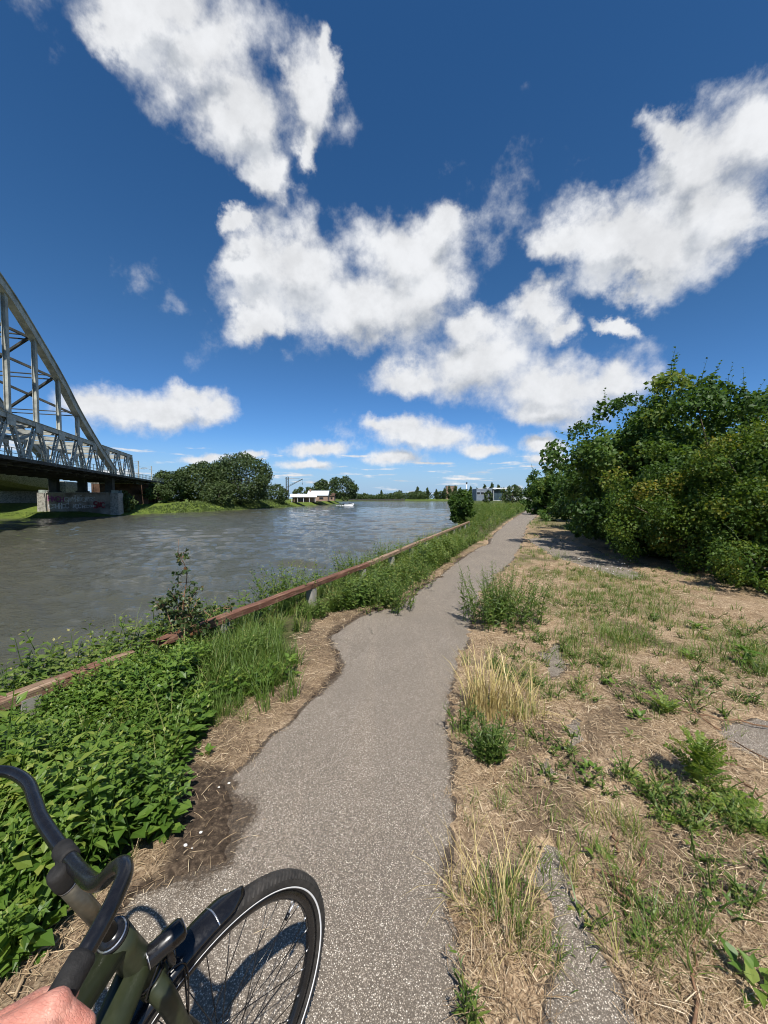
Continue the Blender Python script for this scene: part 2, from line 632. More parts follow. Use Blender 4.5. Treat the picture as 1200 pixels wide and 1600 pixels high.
def mat_asphalt():
    m, N, out = new_mat('chip_asphalt')
    P = N.n('ShaderNodeNewGeometry').outputs['Position']
    chips = N.voronoi(P, 205.0, out='Color')
    dist = N.voronoi(P, 205.0)
    sepc = N.n('ShaderNodeSeparateColor')
    N.put(sepc.inputs[0], chips)
    r = sepc.outputs[0]
    stone = N.ramp(r, [(0.0, (0.145, 0.118, 0.090)), (0.35, (0.26, 0.216, 0.168)), (0.62, (0.385, 0.325, 0.255)), (0.86, (0.53, 0.46, 0.37)), (1.0, (0.78, 0.71, 0.60))])
    binder = N.mapr(dist, 0.34, 0.52)
    col = N.mix(N.math('MULTIPLY', binder, 0.8), stone, (0.10, 0.082, 0.062))
    # patches of wear, faint tyre-polished bands and dust
    big = N.noise(P, 1.1, 5, 0.6)
    col = N.mix(N.mapr(big, 0.40, 0.66, 0.0, 0.42), col, N.mix(1.0, col, (0.74, 0.73, 0.72), 'MULTIPLY'))
    mpw = N.n('ShaderNodeMapping')
    N.put(mpw.inputs[0], P)
    mpw.inputs['Rotation'].default_value = (0, 0, 0.36)
    mpw.inputs['Scale'].default_value = (5.0, 0.22, 1.0)
    worn = N.noise(mpw.outputs[0], 1.0, 3, 0.55)
    col = N.mix(N.mapr(worn, 0.50, 0.68, 0.0, 0.28), col, N.mix(1.0, col, (1.28, 1.25, 1.20), 'MULTIPLY'))
    col = N.mix(N.mapr(worn, 0.46, 0.32, 0.0, 0.22), col, N.mix(1.0, col, (0.72, 0.71, 0.70), 'MULTIPLY'))
    dust = N.mapr(N.noise(P, 0.55, 4, 0.55), 0.45, 0.7, 0.0, 0.30)
    col = N.mix(dust, col, (0.22, 0.19, 0.155))
    # earth trodden and washed over the edges
    da = N.n('ShaderNodeAttribute', attribute_name='dirt').outputs['Fac']
    speck = N.noise(P, 60.0, 4, 0.7)
    da = N.mapr(N.math('ADD', da, N.math('MULTIPLY', N.math('SUBTRACT', speck, 0.5), 1.5)), 0.3, 0.85)
    soil = N.ramp(N.noise(P, 45.0, 5, 0.7), [(0.3, (0.022, 0.015, 0.009)), (0.52, (0.058, 0.040, 0.025)), (0.68, (0.17, 0.122, 0.075))])
    col = N.mix(N.math('MULTIPLY', da, 0.9), col, soil)
    # hairline cracks
    cw = N.vec('ADD', P, N.vec('SCALE', N.noise(P, 2.2, 4, 0.6, out='Color'), scale=0.5))
    cr = N.voronoi(cw, 0.55, feature='DISTANCE_TO_EDGE')
    crack = N.math('MULTIPLY', N.mapr(cr, 0.0, 0.006, 1.0, 0.0), N.mapr(N.noise(P, 0.8, 2, 0.5), 0.5, 0.62))
    col = N.mix(N.math('MULTIPLY', crack, 0.75), col, (0.03, 0.026, 0.022))
    b = principled(N, out, Base_Color=col, Roughness=0.8)
    b.inputs['Specular IOR Level'].default_value = 0.35
    h = N.math('SUBTRACT', N.math('MULTIPLY', r, 0.6), N.math('MULTIPLY', binder, 0.7))
    N.put(b.inputs['Normal'], bump(N, h, 0.55, 0.004))
    return m


def mat_ground():
    m, N, out = new_mat('verge_ground')
    P = N.n('ShaderNodeNewGeometry').outputs['Position']

    def att(n):
        return N.n('ShaderNodeAttribute', attribute_name=n).outputs['Fac']
    n1 = N.noise(P, 3.0, 6, 0.6)
    n2 = N.noise(P, 38.0, 5, 0.65)
    # fine fibres of straw seen as streaks
    wv = N.n('ShaderNodeMapping')
    N.put(wv.inputs[0], N.vec('ADD', P, N.vec('SCALE', N.noise(P, 9.0, 2, 0.5, out='Color'), scale=0.35)))
    wv.inputs['Scale'].default_value = (14, 95, 40)
    s1 = N.noise(wv.outputs[0], 1.0, 3, 0.6)
    wv2 = N.n('ShaderNodeMapping')
    N.put(wv2.inputs[0], N.vec('ADD', P, N.vec('SCALE', N.noise(P, 7.0, 2, 0.5, out='Color'), scale=0.4)))
    wv2.inputs['Scale'].default_value = (90, 16, 40)
    s2 = N.noise(wv2.outputs[0], 1.0, 3, 0.6)
    s = N.math('MAXIMUM', s1, s2)
    straw = N.ramp(s, [(0.34, (0.065, 0.042, 0.026)), (0.48, (0.215, 0.148, 0.090)), (0.6, (0.41, 0.305, 0.192)), (0.75, (0.66, 0.53, 0.365))])
    straw = N.mix(N.mapr(n1, 0.38, 0.68, 0.0, 0.6), straw, N.mix(1.0, straw, (0.72, 0.66, 0.60), 'MULTIPLY'))
    soil = N.ramp(n2, [(0.3, (0.022, 0.016, 0.011)), (0.52, (0.065, 0.046, 0.031)), (0.70, (0.17, 0.125, 0.082))])
    green = N.ramp(N.noise(P, 7.0, 6, 0.65), [(0.3, (0.025, 0.04, 0.010)), (0.55, (0.06, 0.085, 0.02)), (0.75, (0.12, 0.14, 0.04))])
    meadow = N.ramp(N.noise(P, 1.6, 6, 0.7), [(0.3, (0.05, 0.085, 0.015)), (0.55, (0.11, 0.15, 0.025)), (0.75, (0.19, 0.21, 0.045))])
    col = N.mix(att('soil'), straw, soil)
    col = N.mix(att('green'), col, green)
    col = N.mix(att('meadow'), col, meadow)
    b = principled(N, out, Base_Color=col, Roughness=0.95)
    b.inputs['Specular IOR Level'].default_value = 0.15
    N.put(b.inputs['Normal'], bump(N, N.math('ADD', N.math('MULTIPLY', s, 0.6), N.math('MULTIPLY', n2, 0.6)), 0.8, 0.02))
    return m


def mat_water():
    m, N, out = new_mat('river_water')
    P = N.n('ShaderNodeNewGeometry').outputs['Position']
    mp = N.n('ShaderNodeMapping')
    N.put(mp.inputs[0], P)
    mp.inputs['Rotation'].default_value = (0, 0, 0.35)
    mp.inputs['Scale'].default_value = (1.0, 1.9, 1.0)
    w1 = N.noise(mp.outputs[0], 1.7, 3, 0.5, dist=0.3)
    w2 = N.noise(mp.outputs[0], 4.6, 4, 0.6, dist=0.3)
    big = N.noise(P, 0.055, 4, 0.55)
    h = N.math('ADD', N.math('MULTIPLY', w1, 0.085), N.math('ADD', N.math('MULTIPLY', w2, 0.070), N.math('MULTIPLY', N.noise(mp.outputs[0], 12.0, 3, 0.6), 0.022)))
    mud = N.mapr(N.noise(P, 0.03, 3, 0.5), 0.35, 0.7)
    col = N.mix(mud, (0.064, 0.066, 0.048), (0.080, 0.076, 0.052))
    b = principled(N, out, Base_Color=col, IOR=1.333)
    b.inputs['Specular IOR Level'].default_value = 0.5
    N.put(b.inputs['Roughness'], N.mapr(big, 0.35, 0.65, 0.025, 0.07))
    bm = N.n('ShaderNodeBump')
    N.put(bm.inputs['Strength'], N.mapr(big, 0.35, 0.68, 0.85, 1.0))
    bm.inputs['Distance'].default_value = 1.0
    N.put(bm.inputs['Height'], h)
    N.put(b.inputs['Normal'], bm.outputs[0])
    return m


def mat_timber():
    m, N, out = new_mat('weathered_timber')
    tc = N.n('ShaderNodeTexCoord').outputs['Object']
    mp = N.n('ShaderNodeMapping')
    N.put(mp.inputs[0], tc)
    mp.inputs['Scale'].default_value = (3.0, 60.0, 60.0)
    g1 = N.noise(mp.outputs[0], 1.0, 5, 0.65, dist=0.3)
    t = tint_of(N)
    red = N.ramp(g1, [(0.3, (0.07, 0.028, 0.018)), (0.52, (0.155, 0.072, 0.045)), (0.72, (0.28, 0.165, 0.11))])
    grey = N.ramp(g1, [(0.3, (0.13, 0.085, 0.055)), (0.52, (0.27, 0.18, 0.115)), (0.72, (0.42, 0.31, 0.22))])
    wear = N.math('ADD', N.noise(tc, 5.0, 5, 0.7), N.math('SUBTRACT', t, 0.5))
    col = N.mix(N.mapr(wear, 0.45, 0.68), red, grey)
    crack = N.mapr(g1, 0.30, 0.36, 0.85, 0.0)
    col = N.mix(crack, col, (0.02, 0.014, 0.01))
    b = principled(N, out, Base_Color=col, Roughness=0.8)
    b.inputs['Specular IOR Level'].default_value = 0.3
    N.put(b.inputs['Normal'], bump(N, g1, 0.7, 0.01))
    return m


M_ASPHALT = mat_asphalt()
M_GROUND = mat_ground()
M_WATER = mat_water()
M_TIMBER = mat_timber()
M_CONC = plain_mat('weathered_concrete', (0.30, 0.285, 0.25), rough=0.9, spec=0.25, var=0.45, vscale=3, bump_s=0.4)
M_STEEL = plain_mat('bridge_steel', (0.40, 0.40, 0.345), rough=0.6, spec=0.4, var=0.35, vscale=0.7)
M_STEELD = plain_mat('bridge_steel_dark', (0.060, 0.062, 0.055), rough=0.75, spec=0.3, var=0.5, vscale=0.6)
M_RAIL = plain_mat('railing_steel', (0.30, 0.34, 0.30), rough=0.6, spec=0.4, var=0.3, vscale=2)
M_PIER = plain_mat('pier_concrete', (0.27, 0.235, 0.20), rough=0.92, spec=0.2, var=0.5, vscale=0.5, bump_s=0.4, bump_scale=9)
M_BRICK = plain_mat('dark_brick', (0.10, 0.06, 0.042), rough=0.92, spec=0.2, var=0.5, vscale=0.8)
M_WHITE = plain_mat('white_paint', (0.78, 0.78, 0.76), rough=0.5, var=0.12, vscale=1)
M_GREY = plain_mat('grey_cladding', (0.16, 0.19, 0.23), rough=0.6, var=0.2, vscale=0.5)
M_DARK = plain_mat('dark_window', (0.02, 0.024, 0.03), rough=0.15, var=0.2, vscale=0.5)
M_TERRA = plain_mat('brick_wall', (0.30, 0.20, 0.14), rough=0.85, var=0.3, vscale=0.5)
M_SPRAY_W = plain_mat('white_spray_paint', (0.66, 0.65, 0.66), rough=0.7, var=0.25, vscale=3)
M_SPRAY_P = plain_mat('purple_spray_paint', (0.22, 0.05, 0.16), rough=0.7, var=0.35, vscale=3)
M_SPRAY_R = plain_mat('red_spray_paint', (0.32, 0.035, 0.05), rough=0.7, var=0.35, vscale=3)
M_PETAL = plain_mat('white_petal', (0.78, 0.77, 0.73), rough=0.7, var=0.1)
M_YELLOWED = plain_mat('yellowed_leaf', (0.55, 0.42, 0.06), rough=0.6, var=0.3)

# ------------------------------------------------------------------ terrain, path, river
WATER_Z = -2.0
SR_Y = [-80, -10, 2.5, 7.5, 21, 40, 60, 100, 200, 400, 545, 900]
SR_X = [-39, -10.4, -4.9, -2.75, 2.3, 8.4, 12.3, 17.6, 34, 67, 92, 150]
SL_Y = [-80, 0, 45, 66, 81, 110, 156, 258, 300]
SL_X = [-150, -105, -78, -66.4, -56.8, -49, -41.7, -31, -33]
RAIL_Y = [-6, 2.49, 7.54, 21.0, 40]
RAIL_X = [-6.15, -2.49, -0.31, 4.6, 11.2]


def rail_x(y):
    return np.interp(y, RAIL_Y, RAIL_X)


PATH_L = [(60, 1625), (120, 1530), (186, 1431), (217, 1397), (300, 1366), (362, 1348), (374, 1292), (362, 1216), (402, 1183), (424, 1152),
          (456, 1131), (482, 1100), (510, 1076), (532, 1050), (536, 1038), (520, 1008), (516, 994), (560, 966), (580, 955), (622, 949), (650, 924),
          (690, 899), (720, 874), (745, 858), (764, 849), (771, 836), (795, 815), (815, 803), (823, 797)]
PATH_R = [(852, 797), (838, 806), (824, 820), (818, 838), (812, 856), (800, 876), (772, 902), (748, 934), (736, 968), (733, 1000), (716, 1040), (700, 1100),
          (700, 1160), (708, 1220), (706, 1300), (690, 1350), (692, 1400), (716, 1460), (716, 1540), (722, 1625)]
far_l, far_r = gp(846, 790.5), gp(868, 790.5)
PATH_POLY = [(-1.25, -3.0)] + [tuple(gp(*p)[:2]) for p in PATH_L] + [tuple(far_l[:2]), tuple(far_r[:2])] + [tuple(gp(*p)[:2]) for p in PATH_R] + [(0.28, -3.0)]
BARE = [
    [gp(*p)[:2] for p in [(850, 1312), (880, 1330), (905, 1400), (940, 1480), (985, 1560), (1012, 1625), (842, 1625), (858, 1500), (856, 1420), (822, 1362)]],
    [gp(*p)[:2] for p in [(1118, 1140), (1180, 1122), (1300, 1145), (1330, 1200), (1190, 1197), (1128, 1168)]],
    [gp(*p)[:2] for p in [(822, 842), (868, 836), (930, 858), (1010, 902), (985, 908), (925, 888), (868, 872)]],
    [gp(*p)[:2] for p in [(842, 1020), (872, 1008), (890, 1040), (862, 1062)]],
    [gp(*p)[:2] for p in [(880, 1130), (905, 1120), (918, 1160), (892, 1172)]],
    [gp(*p)[:2] for p in [(838, 1190), (860, 1180), (872, 1210), (850, 1222)]],
]
VEG_EDGE = [(110, 1480), (235, 1366), (268, 1300), (272, 1212), (300, 1160), (322, 1108), (392, 1092), (440, 1066), (478, 1036), (478, 1000), (520, 962),
            (560, 955), (610, 950), (645, 925), (672, 903), (702, 880), (730, 860), (762, 840), (790, 818), (812, 803), (832, 795)]
VE = np.array([gp(*p)[:2] for p in VEG_EDGE])
VE = VE[np.argsort(VE[:, 1])]
VE = np.concatenate([[[-1.75, -3], [-1.5, 1.1]], VE, [[60, 160], [160, 545]]])


def veg_x(y):
    return np.interp(y, VE[:, 1], VE[:, 0])


def base_height(x, y):
    ur = (x - np.interp(y, SR_Y, SR_X)) + 0.5 * vnoise(x, y, 3.0, 1) * sstep(3, 30, y)
    zr = -3.6 + 1.6 * sstep(-2.5, 0, ur) + 2.0 * sstep(0.0, 2.1, ur)
    ul = np.interp(y, SL_Y, SL_X) - x + 1.2 * vnoise(x, y, 9.0, 2)
    ul = np.minimum(ul, (302 - y) * 0.6)
    fl = 1 - sstep(92, 112, y)
    zl = -3.6 + 1.6 * sstep(-6, 0, ul) + (1 - fl) * 2.55 * sstep(0.0, 7.0, ul) + fl * (0.95 * sstep(0.0, 5.0, ul) + 1.6 * sstep(9.0, 26.0, ul))
    uf = (y - 545) + 2 * vnoise(x, y, 20.0, 3)
    zf = -3.6 + 1.6 * sstep(-20, 0, uf) + 2.3 * sstep(0.0, 12.0, uf)
    return np.maximum(np.maximum(zr, zl), zf), ur, ul, uf


def litter(x, y):
    """above zero where earth and straw lie over the asphalt"""
    sd = poly_sd(x, y, PATH_POLY)
    bare = sd.copy()
    for p in BARE:
        bare = np.minimum(bare, poly_sd(x, y, p) + 0.02)
    wob = 0.045 * vnoise(x, y, 0.22, 5, 3) + 0.03 * vnoise(x, y, 0.05, 6, 2)
    return bare + wob * np.clip(np.hypot(x, y) / 2.0, 0.5, 3), sd


def ground_z(x, y):
    z, ur, ul, uf = base_height(x, y)
    far = np.hypot(x, y)
    m, sd = litter(x, y)
    near = (far < 140)
    lift = 0.020 * sstep(0.0, 0.10, m) + 0.010 * vnoise(x, y, 0.35, 8, 4) * sstep(0.02, 0.2, m)
    lift = lift + 0.05 * vnoise(x, y, 2.5, 9, 3) * sstep(0.25, 1.2, m) * sstep(0, 3, far)
    lift = np.maximum(lift, 0.013 * sstep(0.0, 0.05, m))
    zz = np.where(m > 0, z + lift, z - 0.035 * sstep(0.0, 0.03, -m))
    zz = np.where(near, zz, z + 0.15 * vnoise(x, y, 15.0, 9, 3))
    return zz, m, sd, ur, ul, uf


radii = np.concatenate([[0.02, 0.3, 0.6], np.geomspace(0.85, 14, 300), np.geomspace(14.3, 6000, 210)])
ang = np.concatenate([np.radians(np.linspace(-54, 54, 290)), np.radians(np.linspace(54, 306, 70))[1:-1]])
nr, na = len(radii), len(ang)
RR, AA = np.meshgrid(radii, ang, indexing='ij')
gx, gy = (RR * np.sin(AA)).ravel(), (RR * np.cos(AA)).ravel()
gz, gm, gsd, gur, gul, guf = ground_z(gx, gy)
i = np.arange(nr - 1)[:, None] * na
j = np.arange(na)[None]
gF = np.stack([i + j, i + na + j, i + na + (j + 1) % na, i + (j + 1) % na], -1).reshape(-1, 4)
on_left = gx < np.interp(gy, [p[1] for p in PATH_POLY[1:30]], [p[0] for p in PATH_POLY[1:30]]) + 0.3
soil_w = 0.02 + 0.20 * sstep(-0.2, 0.6, vnoise(gx, gy, 1.1, 95, 2)) * (1 + 0.8 * vnoise(gx, gy, 0.3, 11, 3))
soil_a = np.where(on_left & (gsd < 3) & (gy < 12), 1 - sstep(soil_w * 0.6, soil_w * 1.5, gsd), 0.0)
STAIN = np.array([gp(*p)[:2] for p in [(285, 1200), (372, 1205), (385, 1350), (300, 1385), (255, 1370), (272, 1290)]])
soil_a = np.maximum(soil_a, 1 - sstep(-0.02, 0.08, poly_sd(gx, gy, STAIN) + 0.06 * vnoise(gx, gy, 0.15, 15, 3)))
soil_a = np.maximum(soil_a, 0.65 * sstep(0.18, 0.5, vnoise(gx, gy, 0.55, 13, 4)) * (gm > 0.05) * (gy < 25))
soil_a = np.maximum(soil_a, (gx < veg_x(gy) - 0.12) * 0.85)
strip = (gx > veg_x(gy) - 0.15) & on_left & (gy < 14) & (gm > 0)
soil_a = np.where(strip, np.maximum(soil_a, 0.30 + 0.35 * sstep(-0.1, 0.5, vnoise(gx, gy, 0.3, 19, 3))), soil_a)
green_a = np.where(gx < veg_x(gy) - 0.1, 0.55, 0.0)
green_a = np.maximum(green_a, sstep(14, 40, np.hypot(gx, gy)) * (gm > 0.2) * 0.9)
green_a = np.maximum(green_a, 0.35 * sstep(1.8, 4.0, gy) * sstep(0.05, 0.5, vnoise(gx, gy, 0.8, 17, 3)) * (gm > 0.1) * (gx > 0.5))
meadow_a = ((gul > 0.6) | (guf > 2)).astype(float)
ground = link('ground', make_mesh('ground', np.stack([gx, gy, gz], 1), gF, None, [M_GROUND], smooth=True,
                                  attrs={'soil': soil_a, 'green': green_a, 'meadow': meadow_a}))
tag(ground, kind='structure')

# asphalt: a sheet under the litter, wide enough to show wherever the litter is worn away
ys = np.concatenate([np.linspace(-3, 0.8, 12), np.geomspace(0.86, 14, 230), np.linspace(14.5, 86, 70)])
LP = np.array(PATH_POLY[:31])
RP = np.array(PATH_POLY[31:])[::-1]
xl = np.interp(ys, LP[:, 1], LP[:, 0]) - 0.5
xr = np.interp(ys, RP[:, 1], RP[:, 0])
xr = np.where(ys < 14, np.maximum(xr + 0.5, 3.6 + 0.35 * np.clip(ys, 0, 20)), xr + 0.5 + 1.5 * (1 - sstep(14, 18, ys)))
k = 120
tt = np.linspace(0, 1, k) ** 1.35
px_ = (xl[:, None] * (1 - tt) + xr[:, None] * tt)
py_ = np.repeat(ys[:, None], k, 1)
pz_ = 0.001 + 0.0 * px_
i = np.arange(len(ys) - 1)[:, None] * k
j = np.arange(k - 1)[None]
pF = np.stack([i + j, i + j + 1, i + k + j + 1, i + k + j], -1).reshape(-1, 4)
pxr, pyr = px_.ravel(), py_.ravel()
psd = poly_sd(pxr, pyr, PATH_POLY)
for bp_ in BARE:
    psd = np.minimum(psd, poly_sd(pxr, pyr, bp_))
mid = 0.5 * (np.interp(pyr, LP[:, 1], LP[:, 0]) + np.interp(pyr, RP[:, 1], RP[:, 0]))
reach = np.where(pxr < mid, 0.11 * sstep(-0.25, 0.55, vnoise(pxr, pyr, 1.1, 95, 2)), 0.012) * (1.0 + 1.1 * vnoise(pxr, pyr, 0.3, 91, 3)) + 0.008
dirt = 1 - sstep(0.0, 1.0, (-psd + 0.02 * vnoise(pxr, pyr, 0.06, 92, 2)) / np.maximum(reach, 0.01))
stain = gp(338, 1295)
dirt = np.maximum(dirt, 0.95 * (1 - sstep(0.10, 0.24, np.hypot(pxr - stain[0], (pyr - stain[1]) * 0.6) + 0.05 * vnoise(pxr, pyr, 0.2, 93, 3))))
dirt = np.maximum(dirt, 0.75 * sstep(0.35, 0.8, vnoise(pxr, pyr, 0.7, 94, 4)) * (pxr > mid + 0.8))
path = link('path', make_mesh('path', np.stack([pxr, pyr, pz_.ravel()], 1), pF, None, [M_ASPHALT], attrs={'dirt': dirt}))
tag(path, kind='structure')

# river: one sheet with wind waves
wr = np.concatenate([[0.5, 2.0], np.geomspace(4, 620, 570), np.geomspace(700, 5000, 8)])
wa = np.concatenate([np.radians(np.linspace(-52, 24, 260)), np.radians(np.linspace(24, 308, 60))[1:-1]])
RR, AA = np.meshgrid(wr, wa, indexing='ij')
wx, wy = (RR * np.sin(AA)).ravel(), (RR * np.cos(AA)).ravel()
wd = np.hypot(wx, wy)
cell = wd * 0.0085 + 0.01
wz = np.zeros_like(wx)
wrng = np.random.default_rng(3)
for q in range(60):
    lam = 0.28 * (4.2 / 0.28) ** wrng.random()
    th = 1.35 + wrng.normal() * 0.55
    kx, ky = math.cos(th) * 2 * math.pi / lam, math.sin(th) * 2 * math.pi / lam
    ph = wrng.uniform(0, 6.28)
    fade = sstep(2.2, 4.0, lam / cell)
    wz += 0.0056 * lam ** 0.8 * fade * np.sin(kx * wx + ky * wy + ph + 1.2 * vnoise(wx, wy, lam * 4, q, 1))
inz = (AA.ravel() > np.radians(-52.5)) & (AA.ravel() < np.radians(24.5))
wz = np.where(inz, wz, 0)
i = np.arange(len(wr) - 1)[:, None] * len(wa)
j = np.arange(len(wa))[None]
wF = np.stack([i + j, i + len(wa) + j, i + len(wa) + (j + 1) % len(wa), i + (j + 1) % len(wa)], -1).reshape(-1, 4)
# leave out what lies well under the near land
keep = (np.interp(wy, SR_Y, SR_X) - wx) > -6
wF = wF[keep[wF].any(1)]
used = np.zeros(len(wx), bool)
used[wF] = True
idx = np.cumsum(used) - 1
river = link('river', make_mesh('river', np.stack([wx, wy, wz + WATER_Z], 1)[used], idx[wF], None, [M_WATER], smooth=True))
tag(river, kind='structure')

# ------------------------------------------------------------------ leaf and blade shapes (side, along, up)
LEAF_V = np.array([(0, 0, 0), (0.27, 0.20, 0.09), (0.29, 0.42, 0.08), (0.13, 0.74, 0.0), (0, 1.06, -0.20), (-0.13, 0.74, 0.0), (-0.29, 0.42, 0.08), (-0.27, 0.20, 0.09),
                   (0, 0.32, 0.0), (0, 0.68, -0.04)])
LEAF_F = np.array([(0, 1, 8), (1, 2, 8), (2, 9, 8), (2, 3, 9), (3, 4, 9), (4, 5, 9), (5, 6, 9), (6, 8, 9), (6, 7, 8), (7, 0, 8)])
SMALL_V = np.array([(0, 0, 0), (0.30, 0.45, 0.07), (0, 1.0, -0.05), (-0.30, 0.45, 0.07), (0, 0.5, 0.0)])
SMALL_F = np.array([(0, 1, 4), (1, 2, 4), (2, 3, 4), (3, 0, 4)])
QUAD_V = np.array([(0, 0, 0), (0.38, 0.5, 0.08), (0, 1.0, 0), (-0.38, 0.5, 0.08)])
QUAD_F = np.array([(0, 1, 2), (0, 2, 3)])
# five-pointed leaf
MAPLE_V = np.array([(0, 0, 0), (0.45, 0.10, 0.04), (0.22, 0.38, 0.03), (0.52, 0.66, 0.05), (0.17, 0.62, 0.0), (0, 1.0, -0.08), (-0.17, 0.62, 0.0), (-0.52, 0.66, 0.05), (-0.22, 0.38, 0.03), (-0.45, 0.10, 0.04)])
MAPLE_F = np.array([(0, 1, 2), (2, 3, 4), (4, 5, 6), (6, 7, 8), (8, 9, 0), (0, 2, 8), (2, 4, 8), (4, 6, 8)])
# grass blade: three joints, unit length along 'axis', bending over
BL = np.array([(-0.5, 0, 0), (0.5, 0, 0), (-0.42, 0.4, 0.04), (0.42, 0.4, 0.04), (-0.28, 0.75, -0.06), (0.28, 0.75, -0.06), (0, 1.0, -0.26)])
BLADE_F = np.array([(0, 1, 3), (0, 3, 2), (2, 3, 5), (2, 5, 4), (4, 5, 6)])


def leaves_at(geo, P, axis, normal, size, tv=LEAF_V, tf=LEAF_F, tint=None, wide=1.0):
    N = len(P)
    if N == 0:
        return
    S = np.stack([size * wide, size, size], 1)
    V = scatter(tv, frames(axis, normal), P, S)
    t = np.full(N, 0.5) if tint is None else tint
    geo.add(V, rep_faces(tf, len(tv), N), np.repeat(t, len(tv)))


def nettle_plant(h, r, tv=LEAF_V, tf=LEAF_F):
    """one upright nettle shoot: stem and pairs of toothed, drooping leaves"""
    g = Geo()
    nn = int(h / 0.036) + 2
    zs = np.linspace(0.12 * h, h, nn)
    lean = r.normal(size=2) * 0.10
    cen = np.stack([lean[0] * (zs / h) ** 2 * h, lean[1] * (zs / h) ** 2 * h, zs], 1)
    g.tube([cen[0] * 0, cen[nn // 2], cen[-1]], [0.0035, 0.003, 0.0015], 3, False, 0.35)
    a0 = r.uniform(0, 6.28)
    for i in range(nn):
        f = i / (nn - 1)
        size = 0.062 * (0.55 + 0.75 * math.sin(math.pi * min(1, 0.25 + 0.6 * f))) * (1 - 0.62 * f ** 4) * r.uniform(0.8, 1.2)
        for s in (0, math.pi):
            a = a0 + i * 1.57 + s + r.normal() * 0.25
            el = r.normal(0.05 + 0.55 * f ** 3, 0.22)
            ax = np.array([[math.cos(a) * math.cos(el), math.sin(a) * math.cos(el), math.sin(el)]])
            nm = np.array([[-math.cos(a) * math.sin(el), -math.sin(a) * math.sin(el), math.cos(el)]]) + r.normal(size=(1, 3)) * 0.15
            P = cen[i:i + 1] + ax * 0.018
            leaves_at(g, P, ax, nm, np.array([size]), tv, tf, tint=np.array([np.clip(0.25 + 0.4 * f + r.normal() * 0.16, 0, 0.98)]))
    return np.concatenate(g.V), np.concatenate(g.F if all(f.shape[1] == 3 for f in g.F) else
                                              [np.concatenate([f[:, :3], f[:, [0, 2, 3]]]) if f.shape[1] == 4 else f for f in g.F]), np.concatenate(g.T)


def grass_tuft(n, h, r, spread=0.05, lean=0.5, dry=0.0, width=0.006):
    g = Geo()
    a = r.uniform(0, 6.28, n)
    base = np.stack([np.cos(a), np.sin(a), np.zeros(n)], 1) * (spread * np.sqrt(r.random(n)))[:, None]
    az = a + r.normal(size=n) * 0.9
    le = np.abs(r.normal(0, lean, n))
    ax = np.stack([np.cos(az) * np.sin(le), np.sin(az) * np.sin(le), np.cos(le)], 1)
    nm = np.stack([-np.cos(az) * np.cos(le), -np.sin(az) * np.cos(le), np.sin(le)], 1)
    L = h * r.uniform(0.45, 1.1, n)
    S = np.stack([np.full(n, width) * r.uniform(0.6, 1.3, n), L, L], 1)
    V = scatter(BL * np.array([1, 1, -1]), frames(ax, -nm), base, S)
    t = np.clip(r.normal(0.42 + 0.4 * dry, 0.2, n), 0, 1)
    g.add(V, rep_faces(BLADE_F, len(BL), n), np.repeat(t, len(BL)))
    return np.concatenate(g.V), np.concatenate(g.F), np.concatenate(g.T)


def weed_plant(h, r, leaf=0.05, stems=1, spread=0.02, per=0.022, narrow=0.5, top=0.1, splay=0.3, tmean=0.45):
    """branching weed: several leafy stems from one foot"""
    g = Geo()
    for s in range(stems):
        a = r.uniform(0, 6.28)
        hh = h * r.uniform(0.55, 1.0)
        out = splay * r.uniform(0.1, 1.0) * h
        b = np.array([math.cos(a), math.sin(a), 0]) * spread * r.random()
        pts = np.array([b, b + [math.cos(a) * out * .3, math.sin(a) * out * .3, hh * .5], b + [math.cos(a) * out, math.sin(a) * out, hh]])
        g.tube(pts, [0.004, 0.003, 0.0012], 3, False, 0.3)
        n = int(hh / per)
        f = np.linspace(0.08, 1.0, n)
        P = (1 - f)[:, None] ** 2 * pts[0] + 2 * (f * (1 - f))[:, None] * pts[1] + (f ** 2)[:, None] * pts[2]
        az = np.arange(n) * 2.4 + r.uniform(0, 6)
        el = r.normal(0.35, 0.3, n)
        ax = np.stack([np.cos(az) * np.cos(el), np.sin(az) * np.cos(el), np.sin(el)], 1)
        nm = np.stack([-np.cos(az) * np.sin(el), -np.sin(az) * np.sin(el), np.cos(el)], 1) + r.normal(size=(n, 3)) * 0.3
        sz = leaf * (1 - (1 - top) * f ** 1.6) * r.uniform(0.7, 1.3, n)
        leaves_at(g, P, ax, nm, sz, SMALL_V, SMALL_F, np.clip(r.normal(tmean, 0.18, n) + 0.15 * f, 0, 0.97), wide=narrow)
        # axillary side leaves
        az2 = az + r.normal(size=n) * 0.8
        ax2 = np.stack([np.cos(az2) * 0.8, np.sin(az2) * 0.8, r.uniform(0.1, 0.9, n)], 1)
        leaves_at(g, P + ax * sz[:, None] * 0.5, ax2, nm, sz * 0.7, SMALL_V, SMALL_F, np.clip(r.normal(tmean, 0.18, n), 0, 0.97), wide=narrow)
    F = [np.concatenate([f[:, :3], f[:, [0, 2, 3]]]) if f.shape[1] == 4 else f for f in g.F]
    return np.concatenate(g.V), np.concatenate(F), np.concatenate(g.T)


